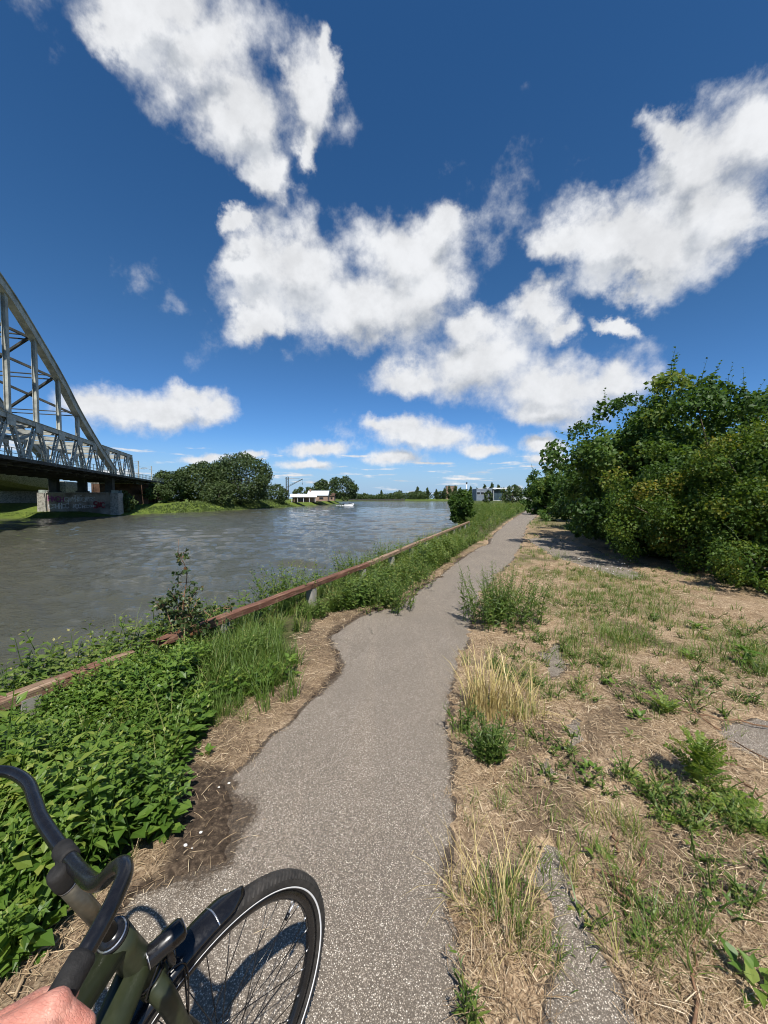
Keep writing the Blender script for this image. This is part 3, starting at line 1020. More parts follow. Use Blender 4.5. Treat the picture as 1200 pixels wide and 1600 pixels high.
def pinnate_plant(r, n_leaves=14, L=0.16, leaflets=9, up=0.6, spread=0.03, h=0.0):
    """seedling with feathered leaves"""
    g = Geo()
    for q in range(n_leaves):
        a = q * 2.4 + r.normal() * 0.3
        el = up + r.normal() * 0.25
        d = np.array([math.cos(a) * math.cos(el), math.sin(a) * math.cos(el), math.sin(el)])
        b = np.array([math.cos(a), math.sin(a), 0]) * spread * r.random() + np.array([0, 0, h * q / n_leaves])
        ln = L * r.uniform(0.6, 1.15)
        t = np.linspace(0, 1, leaflets)
        rach = b + d * (t * ln)[:, None] + np.array([0, 0, -0.35 * ln]) * (t ** 2)[:, None]
        g.tube(rach[[0, leaflets // 2, -1]], [0.0018, 0.0014, 0.0008], 3, False, 0.45)
        side = nrm(np.cross(d, (0, 0, 1)))
        for s in (-1, 1):
            ax = s * side + d * 0.35 + r.normal(size=(leaflets, 3)) * 0.12
            nm = np.cross(side, d) + r.normal(size=(leaflets, 3)) * 0.2
            leaves_at(g, rach, ax, nm, 0.2 * ln * (1 - 0.35 * t) * r.uniform(0.85, 1.15, leaflets), SMALL_V, SMALL_F,
                      np.clip(r.normal(0.78, 0.12, leaflets), 0, 1.0), wide=0.8)
    F = [np.concatenate([f[:, :3], f[:, [0, 2, 3]]]) if f.shape[1] == 4 else f for f in g.F]
    return np.concatenate(g.V), np.concatenate(F), np.concatenate(g.T)


def place_templates(geo, temps, P, scale, tilt=0.12, tshift=None, r=rng):
    which = r.integers(0, len(temps), len(P))
    for k, (tv, tf, tt) in enumerate(temps):
        s = which == k
        n = s.sum()
        if not n:
            continue
        up = np.stack([r.normal(0, tilt, n), r.normal(0, tilt, n), np.ones(n)], 1)
        az = r.uniform(0, 6.28, n)
        ax = np.stack([np.cos(az), np.sin(az), np.zeros(n)], 1)
        R = frames(ax, up)
        V = scatter(tv, R, P[s], scale[s] if np.ndim(scale[s]) == 1 else scale[s])
        t = np.tile(tt, n) + np.repeat(r.normal(0, 0.06, n) + (0 if tshift is None else tshift[s]), len(tv))
        geo.add(V, rep_faces(tf, len(tv), n), np.clip(t, 0, 0.98))


def zat(x, y):
    return ground_z(np.asarray(x, float), np.asarray(y, float))[0]


def single(name, temp, loc, mat, label, cat, scale=1.0, group=None, part='foliage'):
    tv, tf, tt = temp
    x, y = loc[0], loc[1]
    z = float(zat(np.array([x]), np.array([y]))[0]) - 0.004
    o = thing(name, label, cat, (x, y, z), group)
    link(part, make_mesh(part, tv * scale, tf, tt, [mat]), o)
    return o


# ------------------------------------------------------------------ nettles and verge growth on the river side (uncountable)
r1 = np.random.default_rng(21)
NET = [nettle_plant(h, r1) for h in (0.30, 0.36, 0.42, 0.47, 0.34, 0.40)]
NET_C = [nettle_plant(h, r1, SMALL_V, SMALL_F) for h in (0.32, 0.38, 0.44, 0.36)]
NET_LOW = [nettle_plant(h, r1, SMALL_V, SMALL_F) for h in (0.14, 0.18, 0.22, 0.16)]
g = Geo()


def verge_points(n, y0, y1, lo, hi, power=1.0, r=r1):
    """random points between lo(y) and hi(y)"""
    y = y0 + (y1 - y0) * r.random(n) ** power
    a, b = lo(y), hi(y)
    x = a + (b - a) * r.random(n)
    return x, y


x, y = verge_points(2300, 0.3, 3.6, lambda y: np.maximum(rail_x(y) + 0.05, -3.4), lambda y: veg_x(y) - 0.03)
ok = ~((y > 2.75) & (x > -1.62)) & (poly_sd(x, y, PATH_POLY) > 0.22)
x, y = x[ok], y[ok]
edge = veg_x(y) - x
P = np.stack([x, y, zat(x, y) - 0.01], 1)
sc_n = (0.50 + 0.45 * sstep(0.0, 0.35, edge) + r1.normal(0, 0.10, len(x))) * (0.78 + 0.22 * sstep(0.1, 0.7, x - rail_x(y))) * (0.90 + 0.38 * vnoise(x, y, 0.55, 71, 2))
tn = 0.16 * vnoise(x, y, 0.5, 72, 2)
nr_ = y < 2.1
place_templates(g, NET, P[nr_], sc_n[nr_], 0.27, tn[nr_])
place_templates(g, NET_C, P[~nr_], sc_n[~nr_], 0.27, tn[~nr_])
tall = r1.random(len(P)) < 0.035
place_templates(g, NET_C, P[tall], sc_n[tall] * 1.35, 0.3, tn[tall] + 0.12)
old = r1.random(len(P)) < 0.03
place_templates(g, NET_LOW, P[old] + np.array([0, 0, 0.12]), sc_n[old] * 1.3, 0.4, np.full(old.sum(), 0.42))
# edge shoots leaning out
x, y = verge_points(170, 0.6, 3.4, lambda y: veg_x(y) - 0.14, lambda y: veg_x(y) + 0.03)
ok = poly_sd(x, y, PATH_POLY) > 0.2
P = np.stack([x, y, zat(x, y) - 0.01], 1)[ok]
place_templates(g, NET_LOW, P, r1.uniform(0.8, 1.3, len(P)), 0.3, np.full(len(P), 0.08))
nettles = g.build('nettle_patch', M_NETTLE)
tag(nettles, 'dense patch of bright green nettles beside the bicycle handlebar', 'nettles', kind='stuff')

# growth along the verge farther on
g = Geo()
WD = [weed_plant(0.30, r1, 0.06, 3, 0.04, 0.03, 0.8, 0.3, 0.45) for q in range(4)]
x, y = verge_points(1250, 3.5, 14, lambda y: rail_x(y) + 0.1, lambda y: veg_x(y) - 0.05)
ok = (poly_sd(x, y, PATH_POLY) > 0.12) & ~((y < 4.6) & (x > -1.2)) & ~((y > 4.6) & (y < 5.4) & (x > -0.62))
dense = vnoise(x, y, 0.9, 31, 2)
ok &= dense > -0.35
x, y = x[ok], y[ok]
P = np.stack([x, y, zat(x, y) - 0.01], 1)
h = 0.75 + 0.55 * sstep(-0.3, 0.5, vnoise(x, y, 1.2, 33, 2)) + 0.3 * sstep(6, 10, y)
place_templates(g, NET_C + WD, P, h * (0.6 + 0.4 * sstep(0, 0.4, veg_x(y) - x)) * (0.55 + 0.45 * sstep(0.1, 0.7, x - rail_x(y))), 0.25, 0.08 + 0.15 * vnoise(x, y, 0.7, 35, 2))
x, y = verge_points(900, 14, 90, lambda y: rail_x(np.minimum(y, 40)) + np.maximum(0, y - 40) * 0.2 - 1.2 + 0.3, lambda y: veg_x(y) - 0.05, 1.6)
ok = (poly_sd(x, y, PATH_POLY) > 0.25)
x, y = x[ok], y[ok]
P = np.stack([x, y, zat(x, y) - 0.02], 1)
s = (1.0 + 0.045 * (y - 14)) * r1.uniform(0.75, 1.25, len(y))
place_templates(g, WD + NET_LOW, P, np.clip(s, 0.8, 3.4) * 1.25, 0.25, np.full(len(P), 0.12))
verge = g.build('verge_plants', M_WEED)
tag(verge, 'low green weeds growing between timber rail and path', 'weeds', kind='stuff')

# the slope between rail and water
g = Geo()
xs_ = lambda y: np.interp(y, SR_Y, SR_X)
x, y = verge_points(1050, 0.5, 14, lambda y: rail_x(y) - 1.35, lambda y: rail_x(y) - 0.12)
P = np.stack([x, y, zat(x, y) - 0.02], 1)
place_templates(g, NET_C + WD, P, r1.uniform(0.7, 1.15, len(P)) * np.where(rail_x(y) - x > 0.6, 1.35, 0.95) * (0.85 + 0.35 * sstep(-0.2, 0.5, vnoise(x, y, 1.1, 81, 2)) + 0.12 * sstep(4, 6, y)), 0.25, 0.15 * vnoise(x, y, 0.8, 82, 2))
x, y = verge_points(900, 14, 110, lambda y: xs_(y) + 0.3, lambda y: xs_(y) + 2.8, 1.5)
P = np.stack([x, y, zat(x, y) - 0.02], 1)
place_templates(g, WD, P, np.clip(1.2 + 0.04 * (y - 14), 0, 4) * r1.uniform(0.7, 1.3, len(P)), 0.25, np.full(len(P), 0.05))
x, y = verge_points(330, 0.9, 4.6, lambda y: rail_x(y) - 0.75, lambda y: rail_x(y) - 0.10)
P = np.stack([x, y, zat(x, y) - 0.02], 1)
place_templates(g, NET_C, P, r1.uniform(0.75, 1.2, len(P)) * np.where(rail_x(y) - x > 0.4, 1.3, 0.95), 0.25, r1.uniform(0, 0.2, len(P)))
bank = g.build('bank_plants', M_WEED)
tag(bank, 'tangle of green plants on the slope between rail and river', 'weeds', kind='stuff')

# grass along the rail, on the bank edge and in the straw
g = Geo()
TG = [grass_tuft(26, 0.34, r1, 0.05, 0.45) for q in range(5)]
TD = [grass_tuft(22, 0.17, r1, 0.05, 0.6, 0.5, 0.004) for q in range(4)]
TGL = [grass_tuft(16, 0.13, r1, 0.06, 0.7, 0.25, 0.0045) for q in range(4)]
for (px, py, n, sp, sc) in [(300, 1045, 46, 0.26, 1.0), (360, 1035, 40, 0.25, 0.95), (335, 1010, 24, 0.2, 0.9), (400, 1000, 26, 0.25, 0.9), (325, 1105, 16, 0.12, 0.6), (350, 1090, 14, 0.12, 0.55), (380, 1060, 30, 0.22, 0.85), (420, 1020, 24, 0.2, 0.85)]:
    c = gp(px, py + 20, 0.0)
    P = np.stack([c[0] + r1.normal(0, sp, n), c[1] + r1.normal(0, sp * 0.8, n)], 1)
    P = np.column_stack([P, zat(P[:, 0], P[:, 1]) - 0.01])
    place_templates(g, TG, P, sc * r1.uniform(0.75, 1.2, n), 0.15)
x, y = verge_points(420, 2.4, 20, lambda y: rail_x(y) - 0.9, lambda y: rail_x(y) + 0.5, 1.3)
P = np.stack([x, y, zat(x, y) - 0.01], 1)
place_templates(g, TG, P, r1.uniform(0.6, 1.15, len(P)), 0.15, r1.uniform(0, 0.25, len(P)))
# blades and dead stalks among the nettles
x, y = verge_points(110, 0.9, 3.4, lambda y: np.maximum(rail_x(y) + 0.1, -2.8), lambda y: veg_x(y) - 0.02)
ok = poly_sd(x, y, PATH_POLY) > 0.2
x, y = x[ok], y[ok]
place_templates(g, [grass_tuft(9, 0.52, r1, 0.05, 0.4, q_ * 0.5, 0.006) for q_ in (0, 0, 1, 1.2)], np.column_stack([x, y, zat(x, y)]), r1.uniform(0.6, 1.0, len(x)), 0.2)
# pale tall stalks by the water
x, y = verge_points(70, 3.5, 16, lambda y: rail_x(y) - 0.7, lambda y: rail_x(y) - 0.25)
P = np.stack([x, y, zat(x, y) - 0.01], 1)
place_templates(g, [grass_tuft(7, 0.75, r1, 0.03, 0.16, 0.6, 0.005)], P, r1.uniform(0.6, 1.0, len(P)), 0.1)
# short grass scattered over the straw on the right
patches = [(930, 935, 60, 0.55, 0.30, 1.0), (985, 935, 70, 0.50, 0.45, 1.0), (965, 905, 60, 0.7, 0.4, 1.0), (975, 1000, 40, 0.16, 0.16, 1.05), (912, 1020, 45, 0.18, 0.28, 0.9),
           (910, 965, 40, 0.35, 0.3, 0.8), (875, 930, 30, 0.35, 0.3, 0.8), (1010, 960, 30, 0.25, 0.25, 1.0), (845, 868, 40, 0.35, 0.8, 1.1), (850, 900, 20, 0.3, 0.4, 0.8),
           (850, 1085, 16, 0.10, 0.10, 0.8), (1045, 1440, 16, 0.07, 0.07, 0.8), (1050, 1490, 14, 0.08, 0.07, 0.8), (795, 1420, 16, 0.10, 0.05, 0.8), (920, 1380, 10, 0.2, 0.2, 0.7),
           (840, 1240, 10, 0.1, 0.1, 0.8), (1090, 1330, 12, 0.15, 0.12, 0.6), (1150, 1120, 20, 0.3, 0.2, 0.8), (1180, 1040, 40, 0.3, 0.25, 1.3), (760, 842, 26, 0.45, 0.6, 1.5), (840, 820, 60, 0.6, 2.5, 1.8), (850, 800, 50, 1.2, 6.0, 3.0)]
for (px, py, n, sx, sy, sc) in patches:
    c = gp(px, py)
    n = int(n * (1.5 if py < 1060 else 0.8))
    x, y = c[0] + r1.normal(0, sx * 1.15, n), c[1] + r1.normal(0, sy * 1.15, n)
    ok = poly_sd(x, y, PATH_POLY) > 0.04
    x, y = x[ok], y[ok]
    P = np.column_stack([x, y, zat(x, y) - 0.006])
    place_templates(g, TGL, P, sc * r1.uniform(0.7, 1.35, len(x)), 0.15, np.full(len(x), 0.02))
x = r1.uniform(0.3, 6.5, 2600)
y = 1.3 + 10 * r1.random(2600) ** 1.2
ok = (poly_sd(x, y, PATH_POLY) > 0.06) & (vnoise(x, y, 0.9, 41, 3) > 0.16 + 0.16 * (1 - sstep(2.0, 3.6, y))) & (x < 1.0 * y + 0.6)
x, y = x[ok], y[ok]
P = np.column_stack([x, y, zat(x, y) - 0.006])
place_templates(g, TD + TGL, P, r1.uniform(0.5, 1.0, len(x)), 0.2, r1.uniform(-0.1, 0.3, len(x)))
grass = g.build('grass', M_GRASS)
tag(grass, 'tufts of green and yellowing grass along rail and straw', 'grass', kind='stuff')

# creeping low weeds among the straw
g = Geo()
LW = [weed_plant(0.10, r1, 0.035, 5, 0.05, 0.016, 0.7, 0.5, 0.9, 0.55) for q in range(4)]
cl_c = [(930, 950, 0.5, 0.3, 50), (900, 1035, 0.22, 0.25, 34), (1000, 1100, 0.25, 0.2, 26), (1060, 1080, 0.3, 0.2, 26), (1030, 1250, 0.12, 0.08, 14), (1130, 1275, 0.14, 0.08, 22), (1180, 1060, 0.4, 0.3, 50),
        (1130, 990, 0.5, 0.4, 46), (900, 1200, 0.16, 0.12, 12), (800, 1050, 0.12, 0.2, 30), (820, 985, 0.2, 0.3, 30), (960, 900, 0.8, 0.5, 50), (1000, 1440, 0.1, 0.07, 8), (1150, 1400, 0.12, 0.08, 10), (845, 845, 0.5, 1.2, 60)]
for (px, py, sx, sy, n) in cl_c:
    c = gp(px, py)
    x, y = c[0] + r1.normal(0, sx, n), c[1] + r1.normal(0, sy, n)
    ok = poly_sd(x, y, PATH_POLY) > 0.05
    x, y = x[ok], y[ok]
    place_templates(g, LW, np.column_stack([x, y, zat(x, y) - 0.005]), r1.uniform(0.5, 1.25, len(x)), 0.2, np.full(len(x), 0.05))
tag(g.build('creeping_weeds', M_WEED), 'low creeping green weeds scattered through the straw', 'weeds', kind='stuff')

# straw and dead stalks lying about
g = Geo()
ST_V = np.array([(-0.5, -0.5, 0), (0.5, -0.5, 0), (-0.5, -0.05, 0.05), (0.5, -0.05, 0.05), (-0.35, 0.5, 0.0), (0.35, 0.5, 0.0)])
ST_F = np.array([(0, 1, 3), (0, 3, 2), (2, 3, 5), (2, 5, 4)])


def straw_at(x, y, L, w, lift=0.01, flat=0.12):
    n = len(x)
    az = r1.uniform(0, 6.28, n)
    ax = np.stack([np.cos(az), np.sin(az), r1.normal(0, flat, n)], 1)
    nm = np.stack([r1.normal(0, 0.35, n), r1.normal(0, 0.35, n), np.ones(n)], 1)
    P = np.column_stack([x, y, np.maximum(zat(x, y), 0.002) + np.abs(r1.normal(0, lift, n)) + 0.003])
    V = scatter(ST_V, frames(ax, nm), P, np.stack([w, L, L], 1))
    g.add(V, rep_faces(ST_F, 6, n), np.repeat(np.clip(r1.normal(0.52, 0.24, n), 0, 1), 6))


n = 115000
y = 1.15 * (9.5 / 1.15) ** r1.random(n)
x = r1.uniform(-0.05, 1.08, n) * y
sd = poly_sd(x, y, PATH_POLY)
m, _ = litter(x, y)
ok = (m > -0.03) & (sd > -0.05) & (r1.random(n) < np.where(m > 0.02, 1.0, 0.3)) & (x < 1.05 * y + 0.3) & (vnoise(x, y, 0.45, 51, 3) + r1.normal(0, 0.25, n) > -0.25) & (r1.random(n) > 0.5 * sstep(0.18, 0.5, vnoise(x, y, 0.55, 13, 4)))
x, y = x[ok], y[ok]
straw_at(x, y, r1.gamma(2.2, 0.017, len(x)) * (0.8 + 0.12 * y), r1.uniform(0.0008, 0.0026, len(x)) * (0.75 + 0.22 * y))
n = 14000
y = r1.uniform(-0.4, 1.3, n)
x = 0.25 + 3.4 * r1.random(n)
m, sd = litter(x, y)
ok = (m > 0) & ((x > 1.0 * y) | (y < 1.15))
x, y = x[ok], y[ok]
straw_at(x, y, r1.gamma(2.2, 0.016, len(x)), r1.uniform(0.0008, 0.0026, len(x)))
n = 17000
y = 1.0 + 8.5 * r1.random(n) ** 1.4
x = veg_x(y) + r1.uniform(-0.25, 1.0, n) * (0.55 + 0.05 * y)
sd = poly_sd(x, y, PATH_POLY)
ok = (sd > -0.03 + 0.16 * r1.random(n) ** 2) & (x < np.interp(y, LP[:, 1], LP[:, 0]) + 0.2) & ((poly_sd(x, y, STAIN) > 0.0) | (r1.random(n) < 0.16))
x, y = x[ok], y[ok]
straw_at(x, y, r1.gamma(2.2, 0.016, len(x)) * (0.8 + 0.12 * y), r1.uniform(0.0008, 0.0025, len(x)) * (0.75 + 0.22 * y))
# stray stalks blown onto the asphalt
n = 260
y = 1.2 * (8 / 1.2) ** r1.random(n)
x = r1.uniform(-0.6, 0.5, n) * y
d = -poly_sd(x, y, PATH_POLY)
ok = (d > 0) & (r1.random(n) < np.exp(-d / 0.12))
straw_at(x[ok], y[ok], r1.uniform(0.02, 0.06, ok.sum()), r1.uniform(0.0015, 0.003, ok.sum()), 0.002, 0.03)
straw = g.build('straw', M_STRAW)
tag(straw, 'mown straw and dead stalks lying beside the path', 'straw', kind='stuff')

# ------------------------------------------------------------------ timber rail along the river
def rail_pt(y, z):
    return np.array([float(rail_x(y)), y, z])


rail = thing('timber_rail', 'low weathered red brown timber rail along the river bank', 'railing', rail_pt(4.16, 0.0))
ro = np.array(rail.location)
rr = np.random.default_rng(5)


def rail_beam(y0, y1, z0, z1, tint, broken0=False, broken1=False, w=0.105, h=0.078):
    n = 26
    t = np.linspace(0, 1, n)
    a, b = rail_pt(y0, z0), rail_pt(y1, z1)
    d = nrm(b - a)
    s = nrm(np.cross(d, (0, 0, 1)))
    u = np.cross(s, d)
    prof = np.array([(-.5, -.42), (-.42, -.5), (.42, -.5), (.5, -.42), (.5, .40), (.40, .5), (-.40, .5), (-.5, .40)])
    V = []
    for q, tq in enumerate(t):
        c = a + (b - a) * tq + rr.normal(0, 0.0015, 3)
        k = 1.0
        if broken0 and q == 0:
            k = 0.75
        if broken1 and q == n - 1:
            k = 0.7
        for (p0, p1) in prof:
            jit = rr.normal(0, 0.0018, 2)
            off = 0.0
            if (broken1 and q == n - 1) or (broken0 and q == 0):
                off = rr.uniform(-0.09, 0.09)
            V.append(c + s * (p0 * w * k + jit[0]) + u * (p1 * h * k + jit[1]) + d * off)
    V = np.array(V)
    m = len(prof)
    i = np.arange(n - 1)[:, None] * m
    j = np.arange(m)[None]
    F = np.stack([i + j, i + (j + 1) % m, i + m + (j + 1) % m, i + m + j], -1).reshape(-1, 4)
    # object axes along the beam, so that the grain runs along it
    R = np.array([d, s, u])
    loc = (a + b) / 2
    me = make_mesh('beam', (V - loc) @ R.T, [F, np.array([list(range(m))[::-1], list(range((n - 1) * m, n * m))])], np.full(len(V), tint), [M_TIMBER])
    o = link('beam', me, rail)
    o.matrix_local = Matrix.Translation(loc - ro) @ Matrix(R.T.tolist()).to_4x4()
    return o


RZ = 0.34
rail_beam(-1.2, 3.2, RZ - 0.04, RZ - 0.03, 0.58, broken1=True)
rail_beam(3.5, 7.50, RZ - 0.01, RZ + 0.02, 0.42, broken0=True)
rail_beam(7.53, 11.9, RZ + 0.02, RZ + 0.03, 0.66)
rail_beam(11.93, 16.4, RZ + 0.03, RZ + 0.02, 0.72)
rail_beam(16.43, 21.5, RZ + 0.02, RZ + 0.0, 0.64)
py = 4.16 - 1.57 * 3
first = None
while py < 21.6:
    p = rail_pt(py, 0)
    d = nrm(rail_pt(py + 0.1, 0) - rail_pt(py - 0.1, 0))
    s = np.array([d[1], -d[0], 0])
    gpost = Geo()
    gz0 = float(zat(np.array([p[0]]), np.array([p[1]]))[0])
    gpost.box((0, 0, 0), (0.11, 0.11, 0.62), np.array([d, s, (0, 0, 1)]), 0.5)
    if first is None:
        first = gpost.mesh('post', M_CONC)
    o = link('post', first, rail)
    o.location = np.array([p[0], p[1], RZ - 0.039 - 0.31 - 0.006]) - ro
    py += 1.57

# ------------------------------------------------------------------ trees and bushes


def crown(r, lobes, n, leaf, tv, tf, center, wide=1.0, up=0.35, tvar=0.15, tmean=0.45, shell=0.35, droop=0.1, zmin=None):
    """leaves on the outer shells of many lobes; lobes = (c, (rx, ry, rz))"""
    C = np.array([l[0] for l in lobes])
    Rd = np.array([l[1] for l in lobes])
    w = (Rd[:, 0] * Rd[:, 2] + 0.0)
    which = r.choice(len(lobes), n, p=w / w.sum())
    z = r.uniform(-1, 1, n)
    a = r.uniform(0, 6.2832, n)
    q = np.sqrt(1 - z * z)
    d = np.stack([q * np.cos(a), q * np.sin(a), z], 1)
    out = C - np.asarray(center)
    out = out / (np.linalg.norm(out, axis=1)[:, None] + 1e-6)
    flip = (d * out[which]).sum(1) < -0.25
    d[flip] *= -1
    rad = 1 - shell * r.random(n) ** 1.5
    P = C[which] + d * Rd[which] * rad[:, None]
    ax = r.normal(size=(n, 3)) + d * 0.4 - np.array([0, 0, droop])
    nm = d * 0.8 + np.array([0, 0, up]) + r.normal(size=(n, 3)) * 0.55
    lt = r.normal(0, tvar, len(lobes))
    t = np.clip(tmean + lt[which] + r.normal(0, 0.15, n), 0, 1)
    g = Geo()
    if zmin is not None:
        k = P[:, 2] > zmin
        P, ax, nm, t = P[k], ax[k], nm[k], t[k]
    leaves_at(g, P, ax, nm, leaf * r.uniform(0.65, 1.3, len(P)), tv, tf, t, wide)
    return g


def shoots(g, r, starts, dirs, L, leaf, tv, tf, pairs=7, tmean=0.6, wide=1.0):
    """leafy young shoots that stick out of a crown"""
    for s, d in zip(starts, dirs):
        ln = L * r.uniform(0.5, 1.2)
        f = np.linspace(0.1, 1, pairs)
        bend = r.normal(0, 0.12, 3)
        P = s + d * (f * ln)[:, None] + bend * (f ** 2)[:, None] * ln
        g.tube(np.concatenate([[s], P[[pairs // 2, -1]]]), [0.008, 0.005, 0.002], 4, False, 0.15)
        for sg in (0, math.pi):
            a = np.arange(pairs) * 1.57 + sg + r.uniform(0, 6)
            ax = np.stack([np.cos(a), np.sin(a), 0.25 + 0.6 * f], 1)
            nm = np.stack([-np.cos(a) * 0.4, -np.sin(a) * 0.4, np.ones(pairs)], 1) + r.normal(size=(pairs, 3)) * 0.25
            leaves_at(g, P, ax, nm, leaf * (1.1 - 0.55 * f) * r.uniform(0.8, 1.2, pairs), tv, tf, np.clip(r.normal(tmean, 0.12, pairs), 0, 1), wide)


def ellipsoid_lobes(r, c, rad, n, size, zcut=-0.9, jitter=0.18, base=0.62):
    c, rad = np.asarray(c, float), np.asarray(rad, float)
    out = []
    golden = math.pi * (3 - math.sqrt(5))
    for k in range(n):
        z = 1 - 2 * (k + 0.5) / n
        if z < zcut:
            continue
        q = math.sqrt(1 - z * z)
        a = k * golden + r.normal() * 0.3
        d = np.array([q * math.cos(a), q * math.sin(a), z])
        s = size * r.uniform(0.65, 1.35)
        p = c + d * rad * (base + r.normal() * jitter * 0.5 + 0.08)
        out.append((p, (s, s, s * r.uniform(0.65, 0.9))))
    return out


def trunk_geo(r, h, rad, lobes=None, lean=0.05, nl=7, top=0.75):
    g = Geo()
    zz = np.linspace(0, h * top, 7)
    b = r.normal(0, lean, 2)
    pts = np.stack([b[0] * zz + r.normal(0, 0.015 * h, 7) * (zz > 0), b[1] * zz + r.normal(0, 0.015 * h, 7) * (zz > 0), zz], 1)
    g.tube(pts, rad * np.linspace(1.15, 0.3, 7), 7)
    if lobes:
        pick = r.choice(len(lobes), min(nl, len(lobes)), replace=False)
        for q in pick:
            e = np.asarray(lobes[q][0])
            k = r.integers(2, 6)
            m = (pts[k] + e) / 2 + np.array([0, 0, -0.08 * h])
            g.tube([pts[k], m, e], [rad * 0.45, rad * 0.28, rad * 0.08], 5, False)
    return g


def tree(name, label, cat, base, mat, lobes, n, leaf, tv, tf, r, height, trad, center, group=None, shoot=None, wide=1.0, zmin=None, crown_name='crown', trunk_name='trunk', up=0.35, tmean=0.45, shell=0.35, droop=0.1, bark=None, tvar=0.15):
    o = thing(name, label, cat, base, group)
    g = crown(r, lobes, n, leaf, tv, tf, center, wide, up, tvar, tmean, shell, droop, zmin)
    if shoot:
        k, L, lf = shoot
        w = np.array([max(0.01, l[0][2]) for l in lobes]) ** 1.5
        pick = r.choice(len(lobes), k, p=w / w.sum())
        out = np.array([lobes[q][0] for q in pick]) - np.asarray(center)
        out = out / (np.linalg.norm(out, axis=1)[:, None] + 1e-6)
        dirs = out * 0.55 + np.array([0, 0, 0.8]) + r.normal(size=(k, 3)) * 0.25
        dirs /= np.linalg.norm(dirs, axis=1)[:, None]
        starts = np.array([np.asarray(lobes[q][0]) + dirs[e] * np.array(lobes[q][1]) * 0.75 for e, q in enumerate(pick)])
        shoots(g, r, starts, dirs, L, lf, tv, tf, wide=wide)
    g.build(crown_name, mat, o)
    trunk_geo(r, height, trad, lobes).build(trunk_name, bark or M_BARK, o, smooth=True)
    return o


rt = np.random.default_rng(99)


def near_bush(name, label, x, y, h, rx, ry, mat, n, leaf, tv, tf, nl=60, size=0.42, shoot=(26, 0.5, 0.09), tmean=0.45, low=0.05, wide=1.0, group=None, squeeze=0.0, cat='bush'):
    z = float(zat(np.array([x]), np.array([y]))[0]) - 0.02
    c = (0, 0, h * 0.52)
    lobes = ellipsoid_lobes(rt, c, (rx, ry, h * 0.50), nl, size, base=0.64, jitter=0.6)
    # skirts that reach down to the ground
    for q in range(int(nl * 0.9)):
        a = rt.uniform(0, 6.28)
        k = rt.uniform(0.5, 1.0)
        s = size * rt.uniform(0.45, 0.85)
        lobes.append((np.array([math.cos(a) * rx * k, math.sin(a) * ry * k, rt.uniform(0.18, h * 0.6)]), (s, s, s * rt.uniform(0.8, 1.3))))
    lobes = [l for l in lobes if l[0][2] > 0.1]
    return tree(name, label, cat, (x, y, z), mat, lobes, n, leaf, tv, tf, rt, h * 0.85, 0.06 + 0.012 * h, c, group, shoot, wide, zmin=low, tmean=tmean, shell=0.55, droop=0.35, tvar=0.22)


near_bush('maple_tree', 'tall dark green maple with upright shoots, highest of the right hand thicket', 8.7, 12.2, 5.2, 2.5, 2.2, M_MAPLE, 27000, 0.13, SMALL_V, SMALL_F, 80, 0.55, (60, 0.75, 0.12), wide=1.45, cat='tree')
near_bush('maple_tree', 'dark green maple at the right edge behind the yellowish hawthorns', 9.0, 10.2, 4.3, 1.9, 1.8, M_MAPLE, 20000, 0.125, SMALL_V, SMALL_F, 70, 0.5, (44, 0.7, 0.11), wide=1.45, cat='tree')
near_bush('hawthorn_bush', 'yellowish green hawthorn bush cut by the right edge', 8.3, 7.8, 3.1, 1.8, 1.6, M_HAW, 34000, 0.072, SMALL_V, SMALL_F, 70, 0.42, (110, 0.75, 0.055), 0.50, wide=1.2)
near_bush('hawthorn_bush', 'yellowish green hawthorn bush in front of the tall maple', 7.3, 9.4, 2.75, 1.6, 1.5, M_HAW, 28000, 0.072, SMALL_V, SMALL_F, 60, 0.42, (90, 0.7, 0.055), 0.42, wide=1.2)
near_bush('field_maple', 'dark leafy bush left of the tall maple, overhanging the path side', 9.7, 15.4, 4.5, 2.0, 1.9, M_MAPLE, 22000, 0.13, QUAD_V, QUAD_F, 70, 0.5, (40, 0.6, 0.11), 0.4)
near_bush('field_maple', 'dark bush beside the path, farther than the tall maple', 11.5, 19.8, 4.2, 1.8, 1.9, M_MAPLE, 15000, 0.15, QUAD_V, QUAD_F, 60, 0.5, (30, 0.6, 0.12), 0.42)
near_bush('elder_bush', 'rounded green bush where the thicket narrows toward the path bend', 13.9, 27.0, 3.9, 1.8, 2.0, M_MAPLE, 9000, 0.20, QUAD_V, QUAD_F, 50, 0.5, (20, 0.6, 0.16), 0.55)
near_bush('elder_bush', 'green tree standing alone right of the path bend', 17.4, 39.0, 4.6, 2.0, 2.2, M_MAPLE, 9000, 0.26, QUAD_V, QUAD_F, 50, 0.6, (20, 0.8, 0.2), 0.6, cat='tree')
near_bush('elder_bush', 'far green tree above the end of the path', 24.5, 60.0, 5.2, 2.6, 2.6, M_MAPLE, 6000, 0.34, QUAD_V, QUAD_F, 40, 0.7, (10, 0.8, 0.25), 0.6, cat='tree')
near_bush('hawthorn_bush', 'low hawthorn filling the thicket behind its left end', 11.2, 15.6, 3.9, 2.2, 2.2, M_MAPLE, 9000, 0.15, QUAD_V, QUAD_F, 40, 0.6, (12, 0.5, 0.1), 0.4)
near_bush('bramble_bush', 'tangled bramble with yellowed leaves at the foot of the hawthorns', 6.85, 6.75, 0.85, 0.75, 0.6, M_HAW, 6500, 0.06, SMALL_V, SMALL_F, 40, 0.2, (16, 0.35, 0.05), 0.5, wide=1.2)

